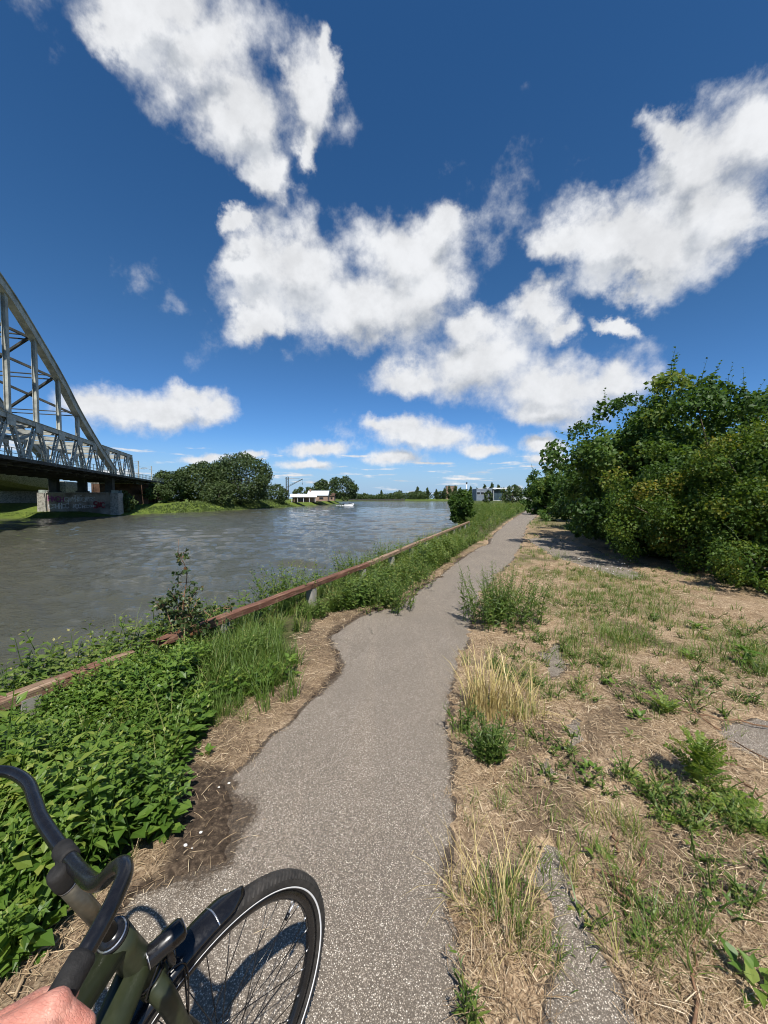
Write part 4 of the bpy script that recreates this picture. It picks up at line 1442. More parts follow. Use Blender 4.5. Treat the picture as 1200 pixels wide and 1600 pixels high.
# dark bush on the river bank beyond the end of the rail, and the wild rose that grows through the rail
bx_, by_ = 4.95, 25.0
lob = ellipsoid_lobes(rt, (0, 0, 1.12), (0.62, 0.62, 1.12), 40, 0.28, base=0.62, jitter=0.4)
tree('bank_bush', 'dark upright bush on the river bank at the end of the rail', 'bush', (bx_, by_, 0.0), M_MAPLE, lob, 6000, 0.15, QUAD_V, QUAD_F, rt, 2.0, 0.06, (0, 0, 1.1), shoot=(14, 0.5, 0.1), tmean=0.35)

rb = gp(262, 1075, 0.0)
rose = thing('wild_rose', 'dark wild rose bush growing through the broken timber rail', 'bush', (rb[0] - 0.16, rb[1] + 0.55, 0.0))
rose.scale = (1.12, 1.12, 1.28)
rg, rs = Geo(), Geo()
r2 = np.random.default_rng(12)
cane_dirs = [(-0.03, 0.0, 0.88), (0.13, 0.05, 0.58), (-0.26, 0.05, 0.42), (0.30, -0.05, 0.36), (-0.10, -0.12, 0.46), (0.20, -0.15, 0.34), (-0.34, 0.1, 0.24), (0.42, 0.08, 0.40), (0.06, 0.2, 0.46), (-0.2, 0.15, 0.55),
             (0.26, 0.2, 0.27), (0.0, -0.2, 0.28), (-0.12, -0.2, 0.2), (0.15, -0.22, 0.22), (0.34, 0.15, 0.2)]
for q, cd in enumerate(cane_dirs):
    e = np.array(cd)
    mid1, mid2 = r2.normal(0, 0.035, 3), r2.normal(0, 0.045, 3)
    pts = spline([(0, 0, 0), e * [0.2, 0.2, 0.45] + mid1, e * [0.55, 0.55, 0.85] + mid2, e], 6)
    rs.tube(pts, np.linspace(0.007, 0.0022, len(pts)), 5, False)
    steps = np.sort(r2.uniform(0.12, 1.0, 15 if q else 20))
    for w in steps:
        p = pts[int(w * (len(pts) - 1))]
        for b in range(int(r2.integers(1, 4)) if w < 0.75 else 1):
            a = r2.uniform(0, 6.28)
            d = nrm(np.array([math.cos(a), math.sin(a), r2.uniform(-0.2, 0.8)]))
            L = r2.uniform(0.06, 0.19) * (1.2 - 0.65 * w)
            rs.tube([p, p + d * L * 0.9], [0.0018, 0.0009], 4, False)
            n = int(r2.integers(5, 11))
            f = r2.uniform(0.25, 1, n)
            P = p + d * (f * L)[:, None]
            ax = r2.normal(size=(n, 3)) + d * 0.5
            nm = np.array([0, 0, 0.9]) + r2.normal(size=(n, 3)) * 0.55
            t = np.clip(r2.normal(0.42 + (0.30 if w > 0.93 else 0), 0.22, n), 0, 1)
            leaves_at(rg, P, ax, nm, 0.036 * r2.uniform(0.6, 1.35, n), SMALL_V, SMALL_F, t, 1.3)
rs.tube([(-0.02, 0, 0.84), (-0.02, 0.01, 0.97)], [0.002, 0.001], 4)
rg.build('foliage', M_ROSE, rose)
rs.build('cane', M_TWIG, rose, smooth=True)

# ------------------------------------------------------------------ single weeds on and beside the path
rw = np.random.default_rng(44)
c = gp(792, 985)
single('mugwort', weed_plant(0.74, rw, 0.085, 110, 0.52, 0.027, 0.45, 0.3, 0.42, 0.46), (c[0], c[1] + 0.3), M_WEED, 'large bushy green weed at the right edge of the path', 'weed')
c = gp(600, 952)
single('mugwort', weed_plant(0.5, rw, 0.07, 70, 0.48, 0.028, 0.6, 0.35, 0.5, 0.55), (c[0], c[1] + 0.1), M_WEED, 'bushy weed leaning over the left path edge near the second post', 'weed')
c = gp(640, 915)
single('mugwort', weed_plant(0.55, rw, 0.08, 70, 0.6, 0.032, 0.7, 0.35, 0.5, 0.58), c[:2] - np.array([0.15, 0]), M_WEED, 'wide green weed behind the bushy one on the left path edge', 'weed')
for yy, hh, lab in ((5.75, 0.72, 'bushy weed on the river side of the rail by the second post'), (7.9, 0.62, 'bushy weed overgrowing the joint of the rail from the river side'), (9.6, 0.66, 'tall weed on the river side of the pale rail section')):
    single('mugwort', weed_plant(hh, rw, 0.085, 46, 0.36, 0.034, 0.75, 0.35, 0.45, 0.55), (float(rail_x(yy)) - 0.42, yy), M_WEED, lab, 'weed')
c = gp(722, 1145)
single('mugwort', weed_plant(0.24, rw, 0.045, 14, 0.06, 0.018, 0.5, 0.4, 0.5, 0.4), (c[0], c[1]), M_WEED, 'small green weed left of the dry grass tuft', 'weed')
c = gp(766, 1190)
single('mugwort', weed_plant(0.28, rw, 0.06, 44, 0.08, 0.018, 0.42, 0.4, 0.55, 0.38), (c[0], c[1]), M_WEED, 'dark green bushy weed in front of the dry grass tuft', 'weed')
c = gp(738, 1590)
single('mugwort', weed_plant(0.16, rw, 0.05, 7, 0.04, 0.02, 0.35, 0.6, 0.5, 0.5), (c[0], c[1]), M_WEED, 'sprig of narrow green leaves at the bottom path edge', 'weed')
c = gp(768, 1130)
tv, tf, tt = grass_tuft(170, 0.50, rw, 0.17, 0.26, 0.0, 0.007)
single('dry_grass_tuft', (tv, tf, tt), (c[0], c[1] + 0.1), M_DRY, 'tall straw coloured dry grass tuft beside the path', 'dry grass')
c = gp(800, 1130)
single('dry_grass_tuft', grass_tuft(70, 0.42, rw, 0.14, 0.75, 0.0, 0.006), (c[0] + 0.12, c[1] + 0.1), M_DRY, 'bent dry grass falling over to the right of the tall tuft', 'dry grass')
c = gp(770, 1450)
single('dry_grass_tuft', grass_tuft(80, 0.30, rw, 0.13, 0.55, 0.0, 0.0035), (c[0] + 0.02, c[1]), M_DRY, 'short dry tuft with thin stalks leaning over the path', 'dry grass')
c = gp(790, 1560)
single('dry_grass_tuft', grass_tuft(90, 0.18, rw, 0.14, 0.7, 0.0, 0.003), (c[0] + 0.02, c[1]), M_STRAW, 'flattened brown grass nearest the bottom edge of the picture', 'dry grass')
c = gp(715, 1400)
single('dry_grass_tuft', grass_tuft(16, 0.30, rw, 0.05, 0.45, 0.0, 0.0028), (c[0], c[1]), M_DRY, 'few thin dry stalks at the right path edge', 'dry grass')
for (px, py, L, nl, up, h, lab) in [
        (1095, 1235, 0.21, 40, 0.95, 0.22, 'tallest feathery leaved seedling in the straw'),
        (1040, 1115, 0.16, 20, 0.7, 0.06, 'feathery seedling farthest back in the straw'),
        (1135, 1275, 0.18, 26, 0.4, 0.03, 'feathery seedling spread flat in front of the tallest one'),
        (1010, 1235, 0.12, 16, 0.5, 0.02, 'small feathery seedling left of the tallest one'),
        (1175, 1300, 0.16, 20, 0.4, 0.03, 'feathery seedling nearest the right edge'),
        (1060, 1290, 0.13, 16, 0.4, 0.02, 'feathery seedling below the tallest one'),
        (985, 1155, 0.07, 8, 0.6, 0.02, 'tiny feathery seedling between straw and asphalt strip')]:
    c = gp(px, py)
    single('locust_seedling', pinnate_plant(rw, nl, L, 11, up, 0.04, h), (c[0], c[1]), M_NETTLE, lab, 'seedling', group='feathery seedlings in the straw')


def rosette(r, n, leaf, h=0.06, el=0.4, wide=1.0, tmean=0.6):
    g = Geo()
    a = np.arange(n) * 2.4 + r.normal(0, 0.3, n)
    e = r.normal(el, 0.25, n)
    ax = np.stack([np.cos(a) * np.cos(e), np.sin(a) * np.cos(e), np.sin(e)], 1)
    nm = np.stack([-np.cos(a) * np.sin(e), -np.sin(a) * np.sin(e), np.cos(e)], 1) + r.normal(size=(n, 3)) * 0.15
    P = np.stack([np.cos(a), np.sin(a), np.zeros(n)], 1) * r.uniform(0.0, 0.05, n)[:, None] + np.array([0, 0, 1]) * (r.random(n) * h)[:, None]
    leaves_at(g, P, ax, nm, leaf * r.uniform(0.7, 1.25, n), tint=np.clip(r.normal(tmean, 0.12, n), 0, 0.95), wide=wide)
    return np.concatenate(g.V), np.concatenate(g.F), np.concatenate(g.T)


for (px, py, n, leaf, h, lab) in [
        (1095, 1222, 10, 0.075, 0.12, 'broad rounded leaves at the foot of the tallest seedling'),
        (1178, 1560, 16, 0.055, 0.08, 'broad leaved plant in the bottom right corner'),
        (945, 1350, 5, 0.045, 0.02, 'single small broad leaved plant by the asphalt strip'),
        (415, 1088, 26, 0.06, 0.14, 'low nettle clump on the straw nearest the path'),
        (452, 1062, 30, 0.065, 0.18, 'second nettle clump on the straw, behind the low one'),
        (1165, 1040, 22, 0.09, 0.16, 'leafy dock plant by the right edge below the bramble'),
        (1090, 985, 24, 0.07, 0.08, 'creeping bramble shoot on the straw'),
        (1075, 1030, 16, 0.06, 0.06, 'small creeping bramble shoot nearer than the other'),
        (325, 1185, 6, 0.05, 0.05, 'small yellowing weed on the bare soil by the nettles'),
        (925, 1215, 12, 0.045, 0.06, 'small green weed in the middle of the straw'),
        (1000, 1130, 12, 0.05, 0.06, 'small green weed behind the middle of the straw'),
        (955, 1075, 10, 0.05, 0.05, 'tiny weed in the straw toward the grass strip')]:
    c = gp(px, py)
    single('leafy_weed', rosette(rw, n, leaf, h, 0.45, 1.1), (c[0], c[1]), M_NETTLE, lab, 'weed')

# white flower heads by the thicket
g = Geo()
for q in range(34):
    c = gp(rw.uniform(900, 985), rw.uniform(884, 908))
    z = float(zat(c[:1], c[1:2])[0]) + rw.uniform(0.10, 0.2)
    a = np.linspace(0, 6.28, 7)[:-1]
    g.add(np.array([[c[0], c[1], z + 0.006]] + [[c[0] + 0.011 * math.cos(t), c[1] + 0.011 * math.sin(t), z] for t in a]), np.array([(0, 1 + k, 1 + (k + 1) % 6) for k in range(6)]))
tag(g.build('white_flowers', M_PETAL), 'white daisies scattered in the grass before the thicket', 'flowers', kind='stuff')

# twigs on the ground
tw = [((990, 1430), (935, 1370), 0.006), ((1000, 1390), (925, 1378), 0.005), ((965, 1345), (955, 1310), 0.007), ((1080, 1640), (1098, 1480), 0.006), ((1012, 1350), (1000, 1375), 0.005),
      ((780, 1270), (772, 1200), 0.0035), ((1200, 1140), (1060, 1118), 0.006), ((1130, 1150), (1060, 1100), 0.006), ((1230, 1215), (1150, 1165), 0.006), ((1100, 1190), (1180, 1215), 0.004),
      ((840, 1345), (858, 1312), 0.006), ((1190, 1260), (1150, 1225), 0.005), ((60, 1530), (115, 1440), 0.004), ((20, 1570), (95, 1470), 0.004)]
TWL = ['reddish twig crossing the edge of the asphalt strip', 'pale twig crossing another beside the asphalt strip', 'short thick twig standing above the asphalt strip', 'long dark twig at the bottom right',
       'short twig above the crossed pair', 'thin dark stalk hanging under the green weed', 'long reddish stem pointing at the right edge', 'reddish stem touching the bare asphalt patch', 'stem lying along the lower side of the bare asphalt patch',
       'thin stem across the bare asphalt patch', 'short pale stick at the tip of the asphalt strip', 'twig between the seedlings and the right edge', 'pale stalk in the straw under the handlebar', 'second pale stalk in the straw under the handlebar']
for (a, b, rad), lab in zip(tw, TWL):
    A, B = gp(*a), gp(*b)
    n = 7
    f = np.linspace(0, 1, n)[:, None]
    P = A * (1 - f) + B * f + rw.normal(0, 0.012, (n, 3)) * np.array([1, 1, 0])
    P[:, 2] = np.maximum(zat(P[:, 0], P[:, 1]), 0.002) + rad + 0.010 + np.abs(rw.normal(0, 0.006, n))
    g = Geo()
    g.tube(P - P[0], rad * np.linspace(1, 0.55, n), 6)
    k = P[n // 2] - P[0]
    g.tube([k, k + np.array([rw.normal() * 0.03, rw.normal() * 0.03, 0.012])], [rad * 0.6, rad * 0.3], 5)
    o = g.build('twig', M_STRAW if 'pale st' in lab else M_TWIG, smooth=True)
    o.location = P[0]
    tag(o, lab, 'twig', 'twigs lying on the ground')

# white bits on the dark soil
WB = [(290, 1327, 0.011, 'white flake on the dark soil nearest the nettles'), (314, 1306, 0.009, 'white flake a little farther along the dark soil'), (358, 1225, 0.008, 'white flake by the corner of the asphalt'),
      (342, 1234, 0.006, 'tiny white flake left of the asphalt corner'), (300, 1332, 0.004, 'tiny white speck beside the nearest flake'), (352, 1392, 0.005, 'tiny white speck above the tyre')]
for px, py, s, lab in WB:
    c = gp(px, py)
    g = Geo()
    a = np.linspace(0, 6.283, 8)[:-1]
    rr_ = s * rw.uniform(0.7, 1.2, 7)
    top = np.stack([rr_ * np.cos(a), 0.7 * rr_ * np.sin(a), np.full(7, s * 0.35)], 1)
    g.add(np.concatenate([top * [1, 1, 0], top * [0.8, 0.8, 1]]), [np.array([(k, (k + 1) % 7, 7 + (k + 1) % 7, 7 + k) for k in range(7)]), np.array([[7, 8, 9, 10, 11, 12, 13]])])
    o = g.build('white_flake', M_PETAL)
    o.location = (c[0], c[1], max(0.003, float(zat(c[:1], c[1:2])[0])) + 0.002)
    tag(o, lab, 'flake', 'white flakes on the soil')

# ------------------------------------------------------------------ far bank: trees, sheds, boat, buildings
rf = np.random.default_rng(61)


def far_tree(name, label, px, Y, top_py, half_px, mat, n=5000, zb=0.4, leaf=0.6, group=None, cat='tree', squash=1.0, skirt=0.12, lobes_n=46, tmean=0.45):
    X = (px - 600) / F_PX * Y
    ztop = CAM_H + (779 - top_py) / F_PX * Y
    h = ztop - zb
    rad = half_px / F_PX * Y
    zc = h * (0.5 + skirt / 2)
    rz = h * (0.5 - skirt / 2)
    size = min(rad, rz) * 0.36
    lobes = ellipsoid_lobes(rf, (0, 0, zc), (rad, rad * squash, rz), lobes_n, size, base=0.72, jitter=0.22)
    return tree(name, label, cat, (X, Y, zb), mat, lobes, n, leaf, QUAD_V, QUAD_F, rf, h * 0.8, 0.02 * h + 0.05, (0, 0, zc), group, None, 1.1, tmean=tmean, shell=0.5)


far_tree('alder_tree', 'largest rounded dark tree on the far bank, overhanging the water', 376, 136, 716, 46, M_FAR, 16000, -0.4, 0.6, lobes_n=110, skirt=0.02)
far_tree('alder_tree', 'dark tree left of the largest one on the far bank', 316, 132, 724, 32, M_FAR, 11000, 0.2, 0.58, lobes_n=80, skirt=0.04)
far_tree('alder_tree', 'lower dark tree nearest the bridge on the far bank', 268, 126, 737, 27, M_FAR, 9000, 0.3, 0.55, lobes_n=70, skirt=0.02)
far_tree('willow_bush', 'small dark tree leaning over the water before the largest one', 343, 122, 752, 22, M_FAR, 5000, -0.8, 0.5, lobes_n=44, skirt=0.0, tmean=0.55)
far_tree('willow_bush', 'light green rounded bush beside the railway embankment', 243, 108, 757, 21, M_FARL, 5000, 0.2, 0.45, lobes_n=44, skirt=0.0, tmean=0.3)
far_tree('willow_bush', 'dark green bush at the water right of the graffiti pier', 191, 86, 769, 15, M_FAR, 4500, -1.3, 0.32, lobes_n=40, skirt=0.0, tmean=0.6)
far_tree('willow_bush', 'light green bush between the largest tree and the white shed', 428, 165, 758, 18, M_FARL, 3500, -0.6, 0.6, lobes_n=36, skirt=0.0, tmean=0.2)
far_tree('alder_tree', 'pointed dark tree between the sheds and the round tree', 502, 225, 750, 12, M_FAR, 3000, 0.3, 0.85, lobes_n=36, skirt=0.02)
far_tree('chestnut_tree', 'big round crowned tree on the headland by the boat', 536, 285, 746, 21, M_FAR, 5000, 0.4, 0.95, lobes_n=50, skirt=0.12, tmean=0.4)
far_tree('alder_tree', 'low tree line crown behind the white shed roof', 478, 300, 763, 26, M_FAR, 3000, 0.4, 1.0, lobes_n=30, skirt=0.0, tmean=0.55)
far_tree('willow_bush', 'small bush at the foot of the round crowned tree', 539, 262, 777, 6, M_FARL, 700, 0.2, 0.7, lobes_n=16, skirt=0.0)
far_tree('willow_bush', 'pale open bush in front of the grey building', 800, 95, 757, 15, M_FARL, 1600, -0.4, 0.35, lobes_n=30, skirt=0.1, tmean=0.2)
far_tree('willow_bush', 'small dark bush left of the grey building', 762, 120, 766, 6, M_FAR, 900, -0.2, 0.4, lobes_n=20, skirt=0.0)

# reeds and long meadow grass on the far bank
g = Geo()
n = 9000
y = rf.uniform(60, 175, n)
u = rf.uniform(0.0, 7.0, n)
x = np.interp(y, SL_Y, SL_X) - u
BLT = [grass_tuft(7, 1.0, rf, 0.25, 0.35, 0.25, 0.10) for q in range(4)]
P = np.column_stack([x, y, zat(x, y) - 0.05])
ok = P[:, 2] > WATER_Z - 0.1
P = P[ok][:3000]
place_templates(g, BLT, P, rf.uniform(0.5, 1.0, len(P)) * (0.4 + 0.6 * sstep(88, 100, P[:, 1])), 0.2)
tag(g.build('reeds', M_FARL), 'yellow green reeds and long grass along the far bank', 'reeds', kind='stuff')

# wood beyond the head of the water: one mass, with single poplars standing out of it
g = Geo()
for q in range(150):
    X = rf.uniform(-75, 330)
    Y = rf.uniform(575, 640)
    h = rf.uniform(9, 14) + 4 * vnoise(np.array([X]), np.array([Y]), 60, 3)[0]
    if X < 20:
        h *= 0.72
    lobes = ellipsoid_lobes(rf, (X, Y, h * 0.5), (rf.uniform(5, 8), 5, h * 0.52), 14, 3.0, base=0.6)
    gg = crown(rf, lobes, 260, 1.9, QUAD_V, QUAD_F, (X, Y, h * 0.5), 1.1, tmean=0.45, shell=0.5)
    for V, F, T in zip(gg.V, gg.F, gg.T):
        g.add(V, F, T)
tag(g.build('far_wood', M_FAR), 'long low wood along the far shore of the river', 'trees', kind='stuff')
lob = [(np.array([rf.normal(0, 0.7), rf.normal(0, 0.7), z]), (2.0 * math.sin(math.pi * min(1, (z + 2) / 21)) + 0.5,) * 2 + (2.2,)) for z in np.linspace(3, 18.5, 16)]
pop_crown = crown(rf, lob, 1500, 1.3, QUAD_V, QUAD_F, (0, 0, 9), 1.0, tmean=0.4).mesh('crown', M_FAR)
pop_trunk = trunk_geo(rf, 19, 0.35).mesh('trunk', M_BARK)
POP = [(652, 600, 1.0), (668, 590, .85), (694, 600, .92), (702, 610, 1.0), (711, 600, 1.05), (719, 590, .9), (757, 560, 1.0), (768, 570, 1.12), (778, 560, 1.05), (787, 575, .95), (795, 570, 1.0), (806, 560, 1.1), (682, 590, .8), (735, 600, .95), (596, 640, .75), (745, 580, .9)]
ORD = ['leftmost', 'second', 'third', 'fourth', 'fifth', 'sixth', 'seventh', 'eighth', 'ninth', 'tenth', 'eleventh', 'twelfth', 'thirteenth', 'fourteenth', 'fifteenth', 'rightmost']
for q_, (px, Y, s) in enumerate(sorted(POP)):
    o = thing('poplar', ORD[q_] + (' poplar above the far wood' if q_ in (0, 15) else ' narrow poplar from the left above the far wood'), 'tree', ((px - 600) / F_PX * Y, Y, 0.2), 'poplars above the far wood')
    o.scale = (s, s, s * rf.uniform(0.95, 1.1))
    o.rotation_euler = (0, 0, rf.uniform(0, 6))
    link('crown', pop_crown, o)
    link('trunk', pop_trunk, o)


def part(parent, name, mat, boxes, smooth=False):
    g = Geo()
    for b in boxes:
        g.box(*b)
    return g.build(name, mat, parent, smooth)


def gable(parent, name, mat, w, d, z0, z1, over=0.4, flat=0.25, cx=0.0):
    """pitched roof with thickness; ridge along x"""
    g = Geo()
    W, Dp = w / 2 + over, d / 2 + over
    V = []
    for dz in (0, flat):
        V += [(cx - W, -Dp, z0 + dz), (cx + W, -Dp, z0 + dz), (cx + W, Dp, z0 + dz), (cx - W, Dp, z0 + dz), (cx - W, 0, z1 + dz), (cx + W, 0, z1 + dz)]
    V = np.array(V)
    g.add(V, [np.array([(6, 7, 11, 10), (9, 10, 11, 8), (0, 4, 5, 1), (3, 2, 5, 4), (0, 1, 7, 6), (2, 3, 9, 8)]), np.array([(0, 6, 10), (0, 10, 4), (3, 4, 10), (3, 10, 9), (1, 5, 11), (1, 11, 7), (2, 8, 11), (2, 11, 5)])])
    return g.build(name, mat, parent)


# white-roofed shed by the water
s = thing('boat_shed', 'open sided shed with long white roof on the far bank', 'shed', (-38.8, 186, -0.1))
s.rotation_euler = (0, 0, 0.15)
s.scale = (0.85, 0.85, 0.85)
part(s, 'wall', M_TERRA, [((0, 3.2, 1.4), (13, 0.3, 2.8)), ((-5.2, 0, 1.4), (0.3, 6.1, 2.8))])
gable(s, 'roof', M_WHITE, 14, 7, 2.85, 4.4)
for xx in (-6.4, -3.2, 0, 3.2, 6.4):
    part(s, 'post', M_WHITE, [((xx, -3.3, 1.4), (0.22, 0.22, 2.8))])
part(s, 'window', M_DARK, [((-1.5, 3.02, 1.5), (4.0, 0.1, 1.4))])
s = thing('shed', 'smaller shed with grey white pitched roof behind the long one', 'shed', (-36.5, 215, 0.2))
part(s, 'wall', M_TERRA, [((0, 0, 1.5), (11, 7, 3.0))])
gable(s, 'roof', plain_mat('light_roof_sheet', (0.5, 0.54, 0.56), 0.5), 11, 7, 3.0, 5.6)
part(s, 'chimney', M_TERRA, [((-4.5, -0.5, 5.2), (0.9, 0.9, 3.0))])
part(s, 'window', M_DARK, [((2, -3.52, 1.6), (2.2, 0.1, 1.2))])
part(s, 'door', M_DARK, [((-2, -3.52, 1.05), (1.2, 0.1, 2.1))])
s = thing('brick_house', 'low brick house beside the pointed dark tree', 'house', (-36.5, 250, 0.3))
part(s, 'wall', M_TERRA, [((0, 0, 1.4), (9, 6, 2.8))])
gable(s, 'roof', M_BRICK, 9, 6, 2.8, 4.6)
for xx in (-2.5, 0.3, 2.8):
    part(s, 'window', M_DARK, [((xx, -3.02, 1.5), (1.2, 0.1, 1.2))])
# crane
s = thing('crane', 'lattice crane with raised jib above the white sheds', 'crane', at_y(449, 779, 262) * np.array([1, 1, 0]) + np.array([0, 0, 0.3]))
g = Geo()
H = 16.0
for a, b in ((-0.7, -0.7), (0.7, -0.7), (0.7, 0.7), (-0.7, 0.7)):
    g.beam((a, b, 0), (a, b, H), 0.26, 0.26)
for z in np.arange(0.6, H, 1.6):
    g.beam((-0.7, -0.7, z), (0.7, -0.7, z + 1.4), 0.14, 0.14)
    g.beam((0.7, -0.7, z), (0.7, 0.7, z + 1.4), 0.14, 0.14)
g.build('mast', M_STEELD, s)
g = Geo()
g.beam((0, 0, H - 7), (10.5, 0, H - 1.5), 0.3, 0.3)
g.beam((0, 0, H - 6.2), (10.5, 0, H - 1.2), 0.2, 0.2)
g.beam((-1.5, 0, H - 1.0), (8.5, 0, H - 1.2), 0.16, 0.16)
g.build('jib', M_STEELD, s)
part(s, 'cab', M_STEELD, [((0, -0.4, 6.4), (2.2, 2.0, 1.8))])
g = Geo()
g.beam((10.3, 0, H - 1.5), (10.3, 0, H - 4.5), 0.1, 0.1)
g.box((10.3, 0, H - 4.7), (0.5, 0.4, 0.7))
g.build('hook', M_STEELD, s)

# motor boat under way
bp = gp(545, 790.0, WATER_Z)
s = thing('motor_boat', 'small white motor boat under way on the river', 'boat', (bp[0], bp[1], WATER_Z))
s.rotation_euler = (0, 0, math.radians(-70))
st = np.linspace(-2.6, 2.8, 12)
V = []
for q, t in enumerate(st):
    f = (t + 2.6) / 5.4
    w = 1.05 * (1 - max(0, f - 0.45) ** 2 * 2.9) + 0.02
    w = max(w, 0.03)
    sheer = 0.75 + 0.35 * f ** 2
    V += [(0 + 0, t, -0.25 + 0.3 * f ** 3), (w * 0.75, t, 0.05 + 0.25 * f ** 2), (w, t, sheer), (w * 0.8, t, sheer + 0.03), (-w * 0.8, t, sheer + 0.03), (-w, t, sheer), (-w * 0.75, t, 0.05 + 0.25 * f ** 2)]
V = np.array(V)
m7 = 7
i = np.arange(11)[:, None] * m7
j = np.arange(m7)[None]
g = Geo()
g.add(V, [np.stack([i + j, i + (j + 1) % m7, i + m7 + (j + 1) % m7, i + m7 + j], -1).reshape(-1, 4), np.array([list(range(7)), list(range(77, 84))[::-1]])])
g.build('hull', M_WHITE, s)
g = Geo()
g.add(np.array([(-0.75, 0.0, 0.8), (0.75, 0.0, 0.8), (0.75, 1.5, 0.9), (-0.75, 1.5, 0.9), (-0.65, 0.1, 1.5), (0.65, 0.1, 1.5), (0.6, 0.9, 1.45), (-0.6, 0.9, 1.45)]),
      np.array([(0, 1, 5, 4), (1, 2, 6, 5), (2, 3, 7, 6), (3, 0, 4, 7), (4, 5, 6, 7)]))
g.build('cabin', M_DARK, s)
part(s, 'canopy', M_GREY, [((0, -0.6, 1.72), (1.5, 1.6, 0.1)), ((0.7, -1.3, 1.25), (0.06, 0.06, 0.95)), ((-0.7, -1.3, 1.25), (0.06, 0.06, 0.95)), ((0.7, 0.1, 1.35), (0.06, 0.06, 0.75)), ((-0.7, 0.1, 1.35), (0.06, 0.06, 0.75))])
part(s, 'outboard_motor', M_DARK, [((0, -2.75, 0.7), (0.35, 0.35, 0.7))])
g = Geo()
for q in range(70):
    t = rf.random()
    sx = (-1 if q % 2 else 1) * (0.9 + 1.5 * t + rf.normal() * 0.2)
    c = np.array([sx, 2.0 - 8.5 * t, 0.06 + 0.05 * rf.random()])
    a = np.linspace(0, 6.28, 7)[:-1]
    rr_ = rf.uniform(0.15, 0.4) * (1.2 - t)
    g.add(np.concatenate([[c + [0, 0, 0.1 * (1.2 - t)]], c + np.stack([rr_ * np.cos(a), 1.8 * rr_ * np.sin(a), -0.1 * np.ones(6)], 1)]), np.array([(0, 1 + k, 1 + (k + 1) % 6) for k in range(6)]))
wake = g.build('wake_foam', M_WHITE)
wake.location = (bp[0], bp[1], WATER_Z)
wake.rotation_euler = (0, 0, math.radians(-70))
tag(wake, 'white foam of the wake beside the motor boat', 'foam', kind='stuff')

# grey hall behind the near bank
Yb = 300
s = thing('grey_hall', 'low grey hall with a white canopy beyond the path bend', 'building', ((765 - 600) / F_PX * Yb, Yb, 0))
part(s, 'wall', M_GREY, [((-6.0, 0, 4.6), (12, 14, 9.2))])
M_PALE = plain_mat('pale_cladding', (0.46, 0.47, 0.46), rough=0.6, var=0.25, vscale=0.3)
part(s, 'canopy', M_WHITE, [((6.2, -1.0, 9.4), (12, 13, 0.8))])
part(s, 'back_wall', M_GREY, [((6.0, 4.0, 4.4), (11, 0.4, 8.8))])
for xx in (1.2, 11.4):
    part(s, 'post', M_PALE, [((xx, -6.5, 4.5), (0.4, 0.4, 9.0))])
part(s, 'side_block', M_PALE, [((5.5, 0.5, 3.0), (7, 5, 6.0))])
for xx in (-10.5, -7.5, -4.5, -1.6):
    w = part(s, 'window', M_DARK, [((xx, -7.03, 5.6), (2.2, 0.12, 2.0))])
    part(w, 'lintel', M_WHITE, [((xx, -7.07, 6.68), (2.4, 0.12, 0.16))])
    part(w, 'sill', M_WHITE, [((xx, -7.07, 4.52), (2.4, 0.12, 0.16))])
part(s, 'shutter', M_TERRA, [((9.0, 3.7, 2.6), (5.0, 0.2, 5.2))])
s = thing('low_building', 'long pale low building to the right of the grey hall', 'building', ((812 - 600) / F_PX * 320, 320, 0))
part(s, 'wall', M_PALE, [((0, 0, 1.6), (16, 8, 3.2))])
part(s, 'roof', M_GREY, [((0, 0, 3.35), (16.6, 8.6, 0.3))])
s = thing('flat_block', 'brown flat roofed block rising behind the far wood', 'building', ((705 - 600) / F_PX * 720, 720, 0))
part(s, 'wall', M_TERRA, [((0, 0, 12.5), (20, 14, 25))])
part(s, 'roof', M_GREY, [((0, 0, 25.4), (20.6, 14.6, 0.8))])
for k in range(4):
    for z in (20, 23):
        part(s, 'window', M_DARK, [((-6.8 + 4.5 * k, -7.05, z), (2.6, 0.12, 1.4))])
# white navigation mast
mp_ = at_y(729, 779, 118)
s = thing('beacon_mast', 'slim white mast behind the dark bank bush', 'mast', (mp_[0], 118, -0.1))
g = Geo()
g.tube([(0, 0, 0), (0, 0, 6.3)], [0.16, 0.11], 8)
g.build('pole', M_WHITE, s, True)
part(s, 'lamp', M_STEELD, [((0, 0, 6.5), (0.4, 0.4, 0.5))])
# dark quay along the far shore
s = thing('quay_wall', 'long dark quay along the far shore beneath the wood', 'quay', (-5, 552, WATER_Z))
part(s, 'wall', M_STEELD, [((-10, 0, 1.0), (90, 4, 3.6))])
for k in range(14):
    part(s, 'fender_pile', M_BRICK, [((-52 + 6.4 * k, -2.3, 1.2), (0.7, 0.5, 4.4))])

# ------------------------------------------------------------------ railway bridge
E_ = nrm(np.array([-0.33, 1.0, 0]))
NL = np.array([-E_[1], E_[0], 0])       # to the far side of the bridge


def B(Y, off=0.0, z=0.0):
    p = np.array([-31.2 - 0.33 * Y, Y, z])
    return p + NL * off


bo = B(82.0, 5.2, -0.5)
bridge = thing('railway_bridge', 'grey steel railway arch bridge crossing the river on the left', 'bridge', bo)


def bpart(name, mat, fn, smooth=False):
    g = Geo()
    fn(g)
    for q in range(len(g.V)):
        g.V[q] = g.V[q] - bo
    return g.build(name, mat, bridge, smooth)


AY = [10, 20, 28, 35, 42, 48.6, 55, 61.2, 67.1, 74.3, 84.0]
AZ = [34.2, 34.4, 33.4, 31.6, 29.2, 26.9, 23.6, 20.0, 15.9, 11.7, 6.7]
NODES = [17.4 + 6.25 * k for k in range(13)]
TOPZ, BOTZ, WID = 12.0, 6.4, 10.4
arch_pts = spline(np.column_stack([AY, AZ]), 6)


